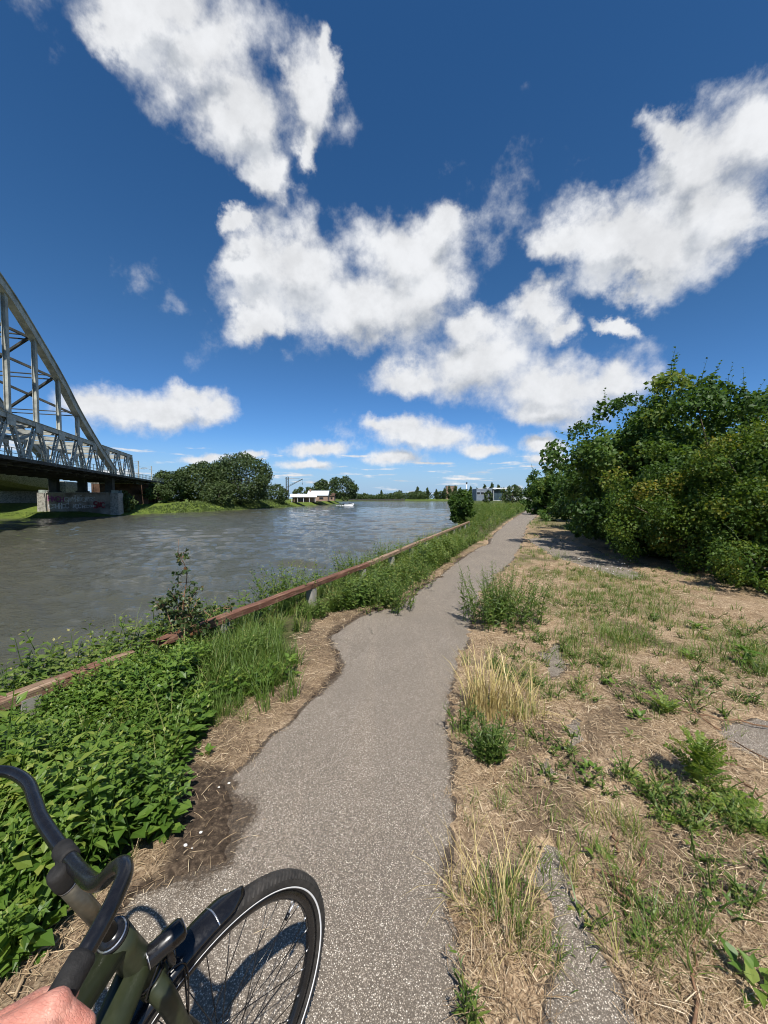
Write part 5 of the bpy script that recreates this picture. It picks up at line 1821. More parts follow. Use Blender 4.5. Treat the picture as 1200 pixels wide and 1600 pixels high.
def arch_z(Y):
    return float(np.interp(Y, arch_pts[:, 0], arch_pts[:, 1]))


for off in (0.0, WID):
    def f(g, off=off):
        n = len(arch_pts)
        T = np.gradient(arch_pts, axis=0)
        V = []
        for (Y, z), (ty, tz) in zip(arch_pts, T):
            L = math.hypot(ty * 1.053, tz)
            nu = -tz / L / 1.053, ty * 1.053 / L
            for so, sv in ((-0.48, 0.12), (0.48, 0.12), (0.48, 1.12), (0.62, 1.12), (0.62, 1.24), (-0.62, 1.24), (-0.62, 1.12), (-0.48, 1.12)):
                V.append(B(Y + nu[0] * sv, off + so, z + nu[1] * sv))
        m = 8
        i = np.arange(n - 1)[:, None] * m
        j = np.arange(m)[None]
        g.add(np.array(V), [np.stack([i + j, i + (j + 1) % m, i + m + (j + 1) % m, i + m + j], -1).reshape(-1, 4), np.array([list(range(8)), list(range((n - 1) * 8, n * 8))])])
    bpart('arch', M_STEEL, f)
    # hand rail wires along the top of the arch
    def f(g, off=off):
        P = np.array([B(Y - 0.9, off, z + 2.3) for Y, z in arch_pts[::2]])
        g.tube(P, 0.035, 4)
        for p in P[::1]:
            g.beam(p - [0, 0, 1.2], p, 0.05, 0.05)
    bpart('arch_handrail', M_RAIL, f)
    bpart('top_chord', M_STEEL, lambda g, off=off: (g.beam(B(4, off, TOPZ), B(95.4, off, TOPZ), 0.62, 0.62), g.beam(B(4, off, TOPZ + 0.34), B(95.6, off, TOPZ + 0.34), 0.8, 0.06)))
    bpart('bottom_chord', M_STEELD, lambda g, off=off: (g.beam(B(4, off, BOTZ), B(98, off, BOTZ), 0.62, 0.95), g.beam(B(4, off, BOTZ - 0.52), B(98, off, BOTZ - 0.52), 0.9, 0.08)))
    for Y in NODES:
        if Y < 73 and arch_z(Y) > TOPZ + 1:
            bpart('hanger', M_STEEL, lambda g, Y=Y, off=off: (g.beam(B(Y, off - 0.22, TOPZ + 0.38), B(Y, off - 0.22, arch_z(Y) + 0.3), 0.06, 0.56, E_), g.beam(B(Y, off + 0.22, TOPZ + 0.38), B(Y, off + 0.22, arch_z(Y) + 0.3), 0.06, 0.56, E_), g.beam(B(Y, off, TOPZ + 0.38), B(Y, off, arch_z(Y) + 0.3), 0.40, 0.06, E_)))
        # gusset at the node
        bpart('gusset', M_STEEL, lambda g, Y=Y, off=off: g.box(B(Y, off - 0.34, TOPZ - 0.45), (1.9, 0.05, 1.3), np.array([E_, NL, (0, 0, 1)])))
        for sg in (-1, 1):
            Yb_ = Y + sg * 3.125
            if Yb_ > 97:
                continue

            def f(g, Y=Y, Yb_=Yb_, off=off, sg=sg):
                a, b = B(Y + sg * 0.35, off, TOPZ - 0.2), B(Yb_ - sg * 0.3, off, BOTZ + 0.3)
                d = nrm(b - a)
                s_ = np.cross(d, NL)
                for k in (-1, 1):
                    g.beam(a + NL * 0.2 * k, b + NL * 0.2 * k, 0.10, 0.42, s_)
                L = np.linalg.norm(b - a)
                for q in range(9):
                    p0 = a + d * L * (q + 0.1) / 9.2
                    p1 = a + d * L * (q + 0.95) / 9.2
                    k = 1 if q % 2 else -1
                    g.beam(p0 + NL * 0.2 * k - s_ * 0.2, p1 - NL * 0.2 * k - s_ * 0.2, 0.09, 0.03, s_)
                    g.beam(p0 - NL * 0.2 * k + s_ * 0.2, p1 + NL * 0.2 * k + s_ * 0.2, 0.09, 0.03, s_)
            bpart('diagonal', M_STEEL, f)
    bpart('end_post', M_STEEL, lambda g, off=off: g.beam(B(95.4, off, TOPZ + 0.2), B(97.6, off, BOTZ), 0.6, 0.6))

# bracing between the two arches and between the top chords
for a, b in zip(NODES[:-1], NODES[1:]):
    if arch_z(a) > 15:
        za, zb_ = arch_z(a) + 0.6, arch_z(b) + 0.6
        bpart('arch_strut', M_STEELD, lambda g, a=a, za=za: (g.beam(B(a, 0.5, za + 0.3), B(a, WID - 0.5, za + 0.3), 0.28, 0.12), g.beam(B(a, 0.5, za - 0.3), B(a, WID - 0.5, za - 0.3), 0.28, 0.12)))
        if b < 72:
            for p, q in ((0, 1), (1, 0)):
                bpart('arch_brace', M_STEELD, lambda g, a=a, b=b, za=za, zb_=zb_, p=p, q=q: g.beam(B(a, 0.5 + p * (WID - 1), za), B(b, 0.5 + q * (WID - 1), zb_), 0.30, 0.34))
    bpart('portal_beam', M_STEEL, lambda g, a=a: g.beam(B(a, 0.3, TOPZ - 0.1), B(a, WID - 0.3, TOPZ - 0.1), 0.35, 0.6))
    for p, q in ((0, 1), (1, 0)):
        bpart('top_brace', M_STEEL, lambda g, a=a, b=b, p=p, q=q: g.beam(B(a, 0.3 + p * (WID - 0.6), TOPZ + 0.05 - 0.12 * p), B(b, 0.3 + q * (WID - 0.6), TOPZ + 0.05 - 0.12 * p), 0.2, 0.1))
bpart('portal_beam', M_STEEL, lambda g: g.beam(B(95.4, 0.3, TOPZ - 0.2), B(95.4, WID - 0.3, TOPZ - 0.2), 0.4, 0.9))
# deck: floor beams, stringers, plating, walkway
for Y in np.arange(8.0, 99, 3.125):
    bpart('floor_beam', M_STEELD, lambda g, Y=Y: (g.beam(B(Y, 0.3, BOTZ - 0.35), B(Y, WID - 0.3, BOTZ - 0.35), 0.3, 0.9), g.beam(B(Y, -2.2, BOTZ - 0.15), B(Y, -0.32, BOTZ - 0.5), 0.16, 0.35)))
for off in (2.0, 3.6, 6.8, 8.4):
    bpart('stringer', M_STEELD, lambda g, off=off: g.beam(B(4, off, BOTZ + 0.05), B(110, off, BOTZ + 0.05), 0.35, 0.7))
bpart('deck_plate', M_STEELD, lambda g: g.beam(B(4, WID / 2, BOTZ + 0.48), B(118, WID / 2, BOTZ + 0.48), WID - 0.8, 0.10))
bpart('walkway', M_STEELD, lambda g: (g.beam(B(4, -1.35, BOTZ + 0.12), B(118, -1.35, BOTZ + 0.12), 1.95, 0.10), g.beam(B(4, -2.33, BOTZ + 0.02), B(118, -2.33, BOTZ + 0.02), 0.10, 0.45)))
for off in (-2.36, WID + 1.0):
    def f(g, off=off):
        for z in (0.62, 1.25):
            g.beam(B(4, off, BOTZ + z), B(118, off, BOTZ + z), 0.07, 0.07)
        for Y in np.arange(4.5, 118, 1.25):
            g.beam(B(Y, off, BOTZ + 0.1), B(Y, off, BOTZ + 1.25), 0.07, 0.07)
    bpart('railing', M_RAIL, f)
bpart('side_girder', M_STEELD, lambda g: g.beam(B(98, -0.1, BOTZ - 0.3), B(112, -0.1, BOTZ - 0.3), 0.5, 1.5))
# catenary masts and wires
for Y, off, h in ((106, 1.2, 5.6), (118, 9.0, 5.6), (119, 1.2, 5.2)):
    bpart('catenary_mast', M_STEEL, lambda g, Y=Y, off=off, h=h: (g.beam(B(Y, off, BOTZ + 0.5), B(Y, off, BOTZ + h), 0.22, 0.22), g.beam(B(Y, off, BOTZ + h - 0.9), B(Y, off + 3.2, BOTZ + h - 0.7), 0.09, 0.09), g.beam(B(Y, off, BOTZ + h - 0.1), B(Y, off + 3.0, BOTZ + h - 0.7), 0.06, 0.06)))
bpart('overhead_wire', M_STEELD, lambda g: (g.beam(B(96, 3.4, BOTZ + 4.8), B(135, 3.4, BOTZ + 4.7), 0.03, 0.03), g.beam(B(96, 7.0, BOTZ + 5.4), B(135, 7.0, BOTZ + 5.2), 0.03, 0.03)))

# pier with painted lettering, bearings on top
po = B(82.5, 5.2, -1.2)
pier = thing('bridge_pier', 'concrete bridge pier covered in purple and white graffiti', 'pier', po)
AXB = np.array([E_, NL, (0, 0, 1)])


def ppart(name, mat, boxes, parent=pier, org=po):
    g = Geo()
    for c, s in boxes:
        g.box(np.asarray(c) - org, s, AXB)
    return g.build(name, mat, parent)


PZ0, PZ1 = -1.8, 2.75
PF = 81.0                                  # Y of the face towards the water
ppart('wall', M_PIER, [(B(82.5, 5.2, (PZ0 + PZ1) / 2), (2.6, 11.6, PZ1 - PZ0))])
for off in (-0.9, 11.6):
    p_ = ppart('pilaster', M_CONC, [(B(82.5, off, (PZ0 + PZ1) / 2), (3.2, 1.5, PZ1 - PZ0 + 0.1))])
    ppart('railing_box', M_RAIL, [(B(82.5, off, PZ1 + 0.62), (2.6, 0.06, 0.06)), (B(81.3, off, PZ1 + 0.35), (0.06, 1.2, 0.6)), (B(83.7, off, PZ1 + 0.35), (0.06, 1.2, 0.6))], p_)
ppart('coping', M_CONC, [(B(82.5, 5.35, PZ1 + 0.10), (3.0, 11.0, 0.18))])
for off in (0.3, 5.2, 10.1):
    ppart('bearing', M_STEELD, [(B(82.5, off, (PZ1 + 0.2 + 5.86) / 2), (1.5, 1.3, 5.86 - PZ1 - 0.2)), (B(82.5, off, PZ1 + 0.35), (2.0, 1.8, 0.30))])


def bubble_letters(name, mat, off0, off1, z0, z1, n, seed):
    """rounded painted letters, thin on the wall"""
    r = np.random.default_rng(seed)
    g = Geo()
    face = 82.5 - (1.3 + 0.012) / 1.053
    w = (off0 - off1) / n
    for k in range(n):
        co = off0 - w * (k + 0.5)
        cz = (z0 + z1) / 2 + r.normal(0, 0.06)
        hh = (z1 - z0) / 2 * r.uniform(0.8, 1.1)
        kind = r.integers(0, 4)
        strokes = {0: [[(-.4, -1), (-.4, 1)], [(.4, -1), (.4, 1)], [(-.4, 0), (.4, 0)]],
                   1: [[(.45, .7), (0, 1), (-.45, .5), (-.45, -.5), (0, -1), (.45, -.7)]],
                   2: [[(.4, .9), (-.3, .8), (-.3, .15), (.35, -.1), (.35, -.8), (-.4, -.9)]],
                   3: [[(-.45, -1), (-.2, 1), (.1, -.6), (.45, 1)]]}[int(kind)]
        for st_ in strokes:
            P = np.array([B(face, co - p[0] * w * 0.95, cz + p[1] * hh) for p in st_]) - po
            if len(P) > 2:
                P = spline(P, 4)
            # flattened stroke
            for a, b in zip(P[:-1], P[1:]):
                g.beam(a, b, hh * 0.42, 0.012, -E_, ext=hh * 0.16)
    return g.build(name, mat, pier)


bubble_letters('graffiti', M_SPRAY_W, 7.9, 2.6, 1.05, 1.95, 9, 2)
bubble_letters('graffiti', M_SPRAY_P, 10.7, 8.0, 1.0, 2.1, 4, 3)
bubble_letters('graffiti', M_SPRAY_W, 10.6, 7.2, -0.35, 0.55, 6, 5)
bubble_letters('graffiti', M_SPRAY_W, 6.5, 5.1, -0.35, 0.45, 3, 6)
bubble_letters('graffiti', M_SPRAY_R, 2.9, 0.9, -0.3, 1.0, 3, 7)
bubble_letters('graffiti', M_SPRAY_W, 4.9, 2.9, -0.2, 0.25, 5, 8)
bubble_letters('graffiti', M_SPRAY_W, 6.3, 4.9, 2.1, 2.45, 4, 9)
# abutment on the land side
ab = B(107, 5.2, -1.0)
s = thing('bridge_abutment', 'dark brick abutment under the landward end of the bridge', 'abutment', ab)
ppart('wall', M_BRICK, [(B(107, 5.2, 2.3), (5.0, 13.0, 7.0))], s, ab)
ppart('coping', M_CONC, [(B(107, 5.2, 5.72), (5.2, 13.3, 0.2))], s, ab)
ppart('wing_wall', M_BRICK, [(B(115, -1.2, 2.2), (11.0, 0.8, 6.6))], s, ab)
ppart('bank_fill', M_BRICK, [(B(125, 5.2, 2.6), (30, 11.4, 6.2))], s, ab)

# concrete road bridge behind
co_ = B(100, 22, 0)
s = thing('concrete_bridge', 'pale concrete road bridge with curved soffit behind the railway bridge', 'bridge', co_)
g = Geo()
V = []
Ys = np.linspace(10, 101, 20)
for Y in Ys:
    zb_ = 3.5 + 3.2 * sstep(101, 55, np.array([Y]))[0] if Y < 101 else 3.5
    for off, z in ((18, zb_ + 0.6), (20, zb_), (30, zb_), (32, zb_ + 0.6), (33.5, 7.3), (33.5, 7.8), (16.5, 7.8), (16.5, 7.3)):
        V.append(B(Y, off, z) - co_)
i = np.arange(19)[:, None] * 8
j = np.arange(8)[None]
g.add(np.array(V), [np.stack([i + j, i + (j + 1) % 8, i + 8 + (j + 1) % 8, i + 8 + j], -1).reshape(-1, 4), np.array([list(range(8)), list(range(152, 160))])])
g.build('deck', M_CONC, s)
ppart('parapet', M_CONC, [(B(60, 16.6, 8.3), (105, 0.25, 1.0))], s, co_)
ppart('abutment', M_CONC, [(B(106, 25, 2.2), (8.0, 17.5, 7.6))], s, co_)

# ------------------------------------------------------------------ bicycle
M_BLACK = plain_mat('black_gloss', (0.009, 0.009, 0.010), rough=0.24, spec=0.5, var=0.25, vscale=30)
M_RUBBER = plain_mat('black_rubber', (0.020, 0.019, 0.018), rough=0.75, spec=0.3, var=0.35, vscale=60, bump_s=0.3, bump_scale=500)
M_GREEN = plain_mat('olive_paint', (0.027, 0.033, 0.015), rough=0.42, spec=0.45, var=0.2, vscale=25)
M_BRONZE = plain_mat('bronze_tube', (0.12, 0.105, 0.075), rough=0.38, spec=0.5, var=0.3, vscale=25, metal=0.6)
M_SILVER = plain_mat('silver_ring', (0.6, 0.6, 0.6), rough=0.3, metal=0.9, var=0.1)
M_REFLEX = plain_mat('reflective_stripe', (0.82, 0.82, 0.80), rough=0.35, var=0.05)
M_LENS = plain_mat('lamp_lens', (0.10, 0.11, 0.13), rough=0.08, var=0.1)


def mat_tyre():
    m, N, out = new_mat('tyre_tread')
    tc = N.n('ShaderNodeTexCoord').outputs['Object']
    f = N.noise(tc, 40, 4, 0.6)
    col = N.ramp(f, [(0.3, (0.016, 0.015, 0.014)), (0.7, (0.050, 0.045, 0.039))])
    b = principled(N, out, Base_Color=col, Roughness=0.78)
    b.inputs['Specular IOR Level'].default_value = 0.35
    N.put(b.inputs['Normal'], bump(N, N.noise(tc, 420, 3, 0.6), 0.35, 0.002))
    return m


M_TYRE = mat_tyre()
TH, LEAN, WR = 0.605, 0.035, 0.35
HD = np.array([math.sin(TH), math.cos(TH), 0])
RT = np.array([math.cos(TH), -math.sin(TH), 0])
UPW = math.cos(LEAN) * np.array([0, 0, 1.0]) + math.sin(LEAN) * RT
AXW = math.cos(LEAN) * RT - math.sin(LEAN) * np.array([0, 0, 1.0])
CW = np.array([-0.399, 0.860, 0.0]) + WR * UPW
bike_o = np.array([-0.399, 0.860, 0.0])
bike = thing('bicycle', 'olive green bicycle with black handlebar, front part in view', 'bicycle', bike_o)


def ring_sweep(g, prof, t0, t1, n, C=None, hd=HD, up=UPW, ax=AXW, closed=True, tint=0.5, closed_prof=True):
    """sweep a profile (radius, axial) round the wheel axis"""
    C = CW if C is None else C
    t = np.linspace(t0, t1, n, endpoint=not closed)
    m = len(prof)
    V = np.array([C + r_ * (math.cos(a) * hd + math.sin(a) * up) + o_ * ax for a in t for (r_, o_) in prof]) - bike_o
    ni = n if closed else n - 1
    mj = m if closed_prof else m - 1
    i = np.arange(ni)[:, None]
    j = np.arange(mj)[None]
    F = np.stack([i * m + j, i * m + (j + 1) % m, ((i + 1) % n) * m + (j + 1) % m, ((i + 1) % n) * m + j], -1).reshape(-1, 4)
    Fs = [F]
    if not closed and closed_prof:
        Fs.append(np.array([list(range(m))[::-1], list(range((n - 1) * m, n * m))]))
    g.add(V, Fs, tint)


def bpart2(name, mat, fn, parent=None, smooth=True):
    g = Geo()
    fn(g)
    return g.build(name, mat, parent or bike, smooth)


def loc2(*P):
    return np.array(P, float) - bike_o


def wheel(C, hd, up, ax, nsp=32, detail=True):
    R = WR - 0.0215
    tyre_prof = [(R + 0.0215 * math.cos(a), 0.0205 * math.sin(a)) for a in np.linspace(0, 2 * math.pi, 18)[:-1]]
    kw = dict(C=C, hd=hd, up=up, ax=ax)
    g = Geo()
    g.box(C - bike_o, (0.001, 0.001, 0.001))
    w = bpart2('wheel', M_BLACK, lambda g: (ring_sweep(g, [(0.017, -0.030), (0.017, 0.030)], 0, 2 * math.pi, 14, closed_prof=False, **kw),
                                            ring_sweep(g, [(0.006, -0.036), (0.030, -0.036), (0.030, -0.030), (0.006, -0.030)], 0, 2 * math.pi, 20, **kw),
                                            ring_sweep(g, [(0.006, 0.030), (0.030, 0.030), (0.030, 0.036), (0.006, 0.036)], 0, 2 * math.pi, 20, **kw)), smooth=False)
    w.name = 'wheel'
    bpart2('tyre', M_TYRE, lambda g: ring_sweep(g, tyre_prof, 0, 2 * math.pi, 160, **kw), w)
    # tread: slanted ribs on both shoulders, joined as one relief

    def tread(g):
        for k in range(150):
            a = 2 * math.pi * k / 150
            e = C - bike_o
            for sg in (-1, 1):
                b0, b1 = sg * 0.12, sg * 1.05
                p = []
                for f_ in (0, 0.5, 1):
                    b_ = b0 + (b1 - b0) * f_
                    aa = a + 0.035 * f_
                    rr_ = R + 0.0222 * math.cos(b_)
                    p.append(e + rr_ * (math.cos(aa) * hd + math.sin(aa) * up) + 0.0212 * math.sin(b_) * ax)
                for q in range(2):
                    g.beam(p[q], p[q + 1], 0.0045, 0.0018, nrm(p[q] - e), ext=0.001)
    if detail:
        t_ = bpart2('tread', M_TYRE, tread, w, False)
        t_['kind'] = 'stuff'
    for sg in (-1, 1):
        o = 0.0195 * sg
        bpart2('reflective_stripe', M_REFLEX, lambda g: ring_sweep(g, [(0.3190, o), (0.3235, o + 0.0016 * sg), (0.3235, o + 0.0022 * sg), (0.3190, o + 0.0008 * sg)], 0, 2 * math.pi, 120, **kw), w)
    bpart2('rim', M_BLACK, lambda g: ring_sweep(g, [(0.311, -0.0135), (0.311, 0.0135), (0.296, 0.012), (0.288, 0.007), (0.288, -0.007), (0.296, -0.012)], 0, 2 * math.pi, 120, **kw), w)
    for k in range(nsp):
        a = 2 * math.pi * (k + 0.5) / nsp
        sg = 1 if k % 2 else -1
        b_ = a + (0.9 if (k // 2) % 2 else -0.9)
        p0 = C + 0.027 * (math.cos(b_) * hd + math.sin(b_) * up) + ax * 0.033 * sg - bike_o
        p1 = C + 0.289 * (math.cos(a) * hd + math.sin(a) * up) + ax * 0.003 * sg - bike_o
        sp = bpart2('spoke', M_BLACK, lambda g: g.tube([p0, p1], 0.00115, 5), w)
        d = nrm(p1 - p0)
        bpart2('nipple', M_SILVER, lambda g: g.tube([p1 - d * 0.010, p1 + d * 0.001], 0.0021, 5), sp)
    a = 0.62
    p1 = C + 0.289 * (math.cos(a) * hd + math.sin(a) * up) - bike_o
    p0 = C + 0.250 * (math.cos(a) * hd + math.sin(a) * up) - bike_o
    v = bpart2('valve', M_SILVER, lambda g: g.tube([p0, p1], 0.003, 6), w)
    bpart2('valve_cap', M_BLACK, lambda g: g.tube([p0 - nrm(p1 - p0) * 0.004, p0 + nrm(p1 - p0) * 0.012], 0.0048, 7), v)
    return w


wheel(CW, HD, UPW, AXW)
# steering axis
A_LOW = np.array([-0.455, 0.715, 0.72])
A_HIGH = np.array([-0.513, 0.588, 1.05])
AX_ = nrm(A_HIGH - A_LOW)


def on_axis(z):
    return A_LOW + (A_HIGH - A_LOW) * (z - A_LOW[2]) / (A_HIGH[2] - A_LOW[2])


# mudguard
guard_prof = [(0.357 + 0.012 * (1 - (o / 0.029) ** 2), o) for o in np.linspace(-0.029, 0.029, 9)]
guard_prof += [(r_ - 0.003, o) for r_, o in guard_prof[::-1]]


def guard(g):
    t = np.radians(np.linspace(80, 205, 60))
    m = len(guard_prof)
    V = []
    for k, a in enumerate(t):
        w = min(1.0, 0.35 + (k / 5.0)) if k < 5 else 1.0
        for r_, o in guard_prof:
            V.append(CW + r_ * (math.cos(a) * HD + math.sin(a) * UPW) + o * w * AXW - bike_o)
    i = np.arange(59)[:, None] * m
    j = np.arange(m)[None]
    g.add(np.array(V), [np.stack([i + j, i + (j + 1) % m, i + m + (j + 1) % m, i + m + j], -1).reshape(-1, 4), np.array([list(range(m))[::-1], list(range(59 * m, 60 * m))])])


mg = bpart2('mudguard', M_BLACK, guard)
bpart2('trim_line', M_SILVER, lambda g: ring_sweep(g, [(r_ + 0.0007, o) for r_, o in guard_prof[:9]] + [(r_ + 0.0001, o) for r_, o in guard_prof[:9][::-1]], math.radians(92), math.radians(92.5), 2, closed=False), mg)


def fork(g):
    crown_c = on_axis(0.725)
    for sg in (-1, 1):
        hub = CW + AXW * 0.052 * sg
        k = CW + AXW * 0.042 * sg + (crown_c - CW) * 0.96
        top = crown_c + AXW * 0.015 * sg
        pts = spline([top, k - AX_ * 0.03, (k + hub) / 2 - HD * 0.012, hub], 8) - bike_o
        g.tube(pts, np.linspace(0.021, 0.011, len(pts)), 12)


fk = bpart2('fork', M_GREEN, fork)
bpart2('fork_crown', M_GREEN, lambda g: g.tube([on_axis(0.700) - bike_o, on_axis(0.735) - bike_o], [0.027, 0.0275], 20), fk)
bpart2('axle_nut', M_SILVER, lambda g: g.tube([CW - AXW * 0.07 - bike_o, CW + AXW * 0.07 - bike_o], 0.008, 8), fk)
# frame
b_dir = nrm(np.array([-0.20, -0.96, 0]))
BBK = on_axis(0.78) + b_dir * 0.62 + np.array([0, 0, -0.50])
SEAT = on_axis(0.86) + b_dir * 0.66 + np.array([0, 0, -0.12])
fr = bpart2('frame', M_GREEN, lambda g: g.tube([on_axis(0.738) - bike_o, on_axis(0.78) - bike_o, on_axis(0.83) - bike_o, on_axis(0.870) - bike_o], [0.0270, 0.0255, 0.0250, 0.0258], 28))
bpart2('headset_ring', M_BLACK, lambda g: g.tube([on_axis(0.729) - bike_o, on_axis(0.740) - bike_o], 0.0285, 28), fr)
hr = bpart2('headset_ring', M_BLACK, lambda g: g.tube([on_axis(0.869) - bike_o, on_axis(0.877) - bike_o], 0.0252, 28), fr)
bpart2('headset_edge', M_SILVER, lambda g: g.tube([on_axis(0.8765) - bike_o, on_axis(0.8778) - bike_o], 0.0235, 28), fr)
bpart2('headset_seal', M_BLACK, lambda g: g.tube([on_axis(0.8765) - bike_o, on_axis(0.884) - bike_o], 0.0215, 24), fr)
bpart2('down_tube', M_GREEN, lambda g: g.tube(np.array([on_axis(0.775), (on_axis(0.775) + BBK) / 2, BBK]) - bike_o, [0.029, 0.031, 0.031], 20), fr)
bpart2('top_tube', M_GREEN, lambda g: g.tube(np.array([on_axis(0.85), SEAT]) - bike_o, [0.024, 0.022], 16), fr)
bpart2('seat_tube', M_GREEN, lambda g: g.tube(np.array([BBK, SEAT + (SEAT - BBK) * 0.12]) - bike_o, [0.02, 0.02], 16), fr)
RC = BBK + b_dir * 0.46 + np.array([0, 0, WR - BBK[2]])
rx_ = np.array([-b_dir[1], b_dir[0], 0]) * -1
for sg in (-1, 1):
    o_ = rx_ * 0.06 * sg
    bpart2('chain_stay', M_GREEN, lambda g: g.tube(np.array([BBK + o_ * 0.5, RC + o_]) - bike_o, [0.012, 0.009], 8), fr)
    bpart2('seat_stay', M_GREEN, lambda g: g.tube(np.array([SEAT + o_ * 0.4, RC + o_]) - bike_o, [0.009, 0.008], 8), fr)
SADDLE = SEAT + (SEAT - BBK) * 0.40
bpart2('seat_post', M_SILVER, lambda g: g.tube(np.array([SEAT, SADDLE]) - bike_o, [0.0135, 0.0135], 10), bike)


def saddle(g):
    st = np.linspace(-0.13, 0.14, 10)
    V = []
    for t in st:
        f = (t + 0.13) / 0.27
        w = 0.075 * (1 - f) ** 0.8 + 0.022
        for a in np.linspace(0, 2 * math.pi, 10, endpoint=False):
            V.append(SADDLE + np.array([0, 0, 0.03]) - b_dir * t + rx_ * w * math.cos(a) + np.array([0, 0, 0.022 * math.sin(a)]) - bike_o)
    i = np.arange(9)[:, None] * 10
    j = np.arange(10)[None]
    g.add(np.array(V), [np.stack([i + j, i + (j + 1) % 10, i + 10 + (j + 1) % 10, i + 10 + j], -1).reshape(-1, 4), np.array([list(range(10)), list(range(90, 100))])])


bpart2('saddle', M_RUBBER, saddle)
wheel(RC, -b_dir, np.array([0, 0, 1.0]), rx_, 16, False)
# steerer, stem, bar
bpart2('steerer', M_BRONZE, lambda g: g.tube([on_axis(0.880) - bike_o, on_axis(1.029) - bike_o], 0.0128, 24))
bpart2('steerer_ring', M_SILVER, lambda g: g.tube([on_axis(1.0285) - bike_o, on_axis(1.0305) - bike_o], 0.0134, 24))
CL = gp(103, 1334, 1.055)
ST0 = on_axis(1.031)


def stem(g):
    top = on_axis(1.066)
    g.tube([ST0 - bike_o, on_axis(1.036) - bike_o, top - AX_ * 0.008 - bike_o, top - bike_o], [0.0138, 0.0150, 0.0142, 0.011], 24)
    g.tube(np.array([on_axis(1.045), (on_axis(1.045) + CL) / 2 + [0, 0, 0.002], CL]) - bike_o, [0.0130, 0.0118, 0.0138], 18, squash=0.85)


bardir = nrm(gp(80, 1305, 1.055) - gp(128, 1366, 1.07))
stm = bpart2('stem', M_RUBBER, stem)
bpart2('clamp', M_RUBBER, lambda g: g.tube([CL - bardir * 0.021 - bike_o, CL - bardir * 0.017 - bike_o, CL + bardir * 0.017 - bike_o, CL + bardir * 0.021 - bike_o], [0.0138, 0.0150, 0.0150, 0.0138], 24), stm)
bar_px = [(-190, 1420, 1.00), (-150, 1330, 1.03), (-80, 1250, 1.05), (-25, 1211, 1.058), (12, 1206, 1.06), (42, 1222, 1.06), (54, 1250, 1.06), (64, 1278, 1.058), (84, 1309, 1.055), (103, 1334, 1.055),
          (124, 1360, 1.068), (143, 1378, 1.085), (160, 1376, 1.10), (179, 1357, 1.125), (192, 1351, 1.138), (194, 1368, 1.142), (180, 1402, 1.14), (160, 1442, 1.135), (128, 1498, 1.125)]
bar = np.array([gp(*p) for p in bar_px])
bpart2('handlebar', M_BLACK, lambda g: g.tube(spline(bar, 8) - bike_o, np.interp(np.arange(len(spline(bar, 8))), [0, 72, 96, 150], [0.0112, 0.0112, 0.0108, 0.0104]), 24))
GA, GB = gp(133, 1489, 1.1265), gp(28, 1672, 1.10)
gd = nrm(GB - GA)
bpart2('grip', M_RUBBER, lambda g: g.tube([GA - bike_o, GA + gd * 0.004 - bike_o, GA + gd * 0.06 - bike_o, GA + gd * 0.13 - bike_o], [0.0125, 0.0145, 0.0145, 0.0142], 24))
lg = bar[0]
lgd = nrm(bar[0] - bar[1])
bpart2('grip', M_RUBBER, lambda g: g.tube([lg - bike_o, lg + lgd * 0.12 - bike_o], [0.019, 0.0185], 20))
# headlight
LC = gp(262, 1470, 0.79)
ld = nrm(HD * 0.95 + RT * 0.12 + np.array([0, 0, 0.12]))
hl = bpart2('headlight', M_BLACK, lambda g: g.tube([LC - ld * 0.036 - bike_o, LC - ld * 0.034 - bike_o, LC - ld * 0.006 - bike_o, LC - ld * 0.004 - bike_o, LC + ld * 0.024 - bike_o, LC + ld * 0.029 - bike_o], [0.0155, 0.0180, 0.0185, 0.0195, 0.0195, 0.016], 24))
bpart2('lens', M_LENS, lambda g: g.tube([LC + ld * 0.0285 - bike_o, LC + ld * 0.0305 - bike_o], 0.015, 20), hl)
bpart2('back_ring', M_SILVER, lambda g: g.tube([LC - ld * 0.0365 - bike_o, LC - ld * 0.0355 - bike_o], 0.0178, 20), hl)
bpart2('back_plate', M_BLACK, lambda g: g.tube([LC - ld * 0.038 - bike_o, LC - ld * 0.0362 - bike_o], 0.0150, 20), hl)
bpart2('bracket', M_BLACK, lambda g: g.tube(spline([LC + [0, 0, -0.015], LC + [0.006, 0.005, -0.05], on_axis(0.735) + HD * 0.045, on_axis(0.73) + HD * 0.02], 6) - bike_o, 0.007, 10), hl)
for q in range(2):
    s0 = LC - ld * 0.02 + RT * (0.008 * (1 - 2 * q)) + np.array([0, 0, -0.018])
    bpart2('cable', M_BLACK, lambda g: g.tube(spline([s0, s0 + np.array([-0.012, -0.02, -0.05]) + HD * 0.02 * q, on_axis(0.70) + HD * 0.05 + RT * 0.02 * q, CW + (on_axis(0.7) - CW) * 0.7 + AXW * 0.05], 6) - bike_o, 0.0018, 6))

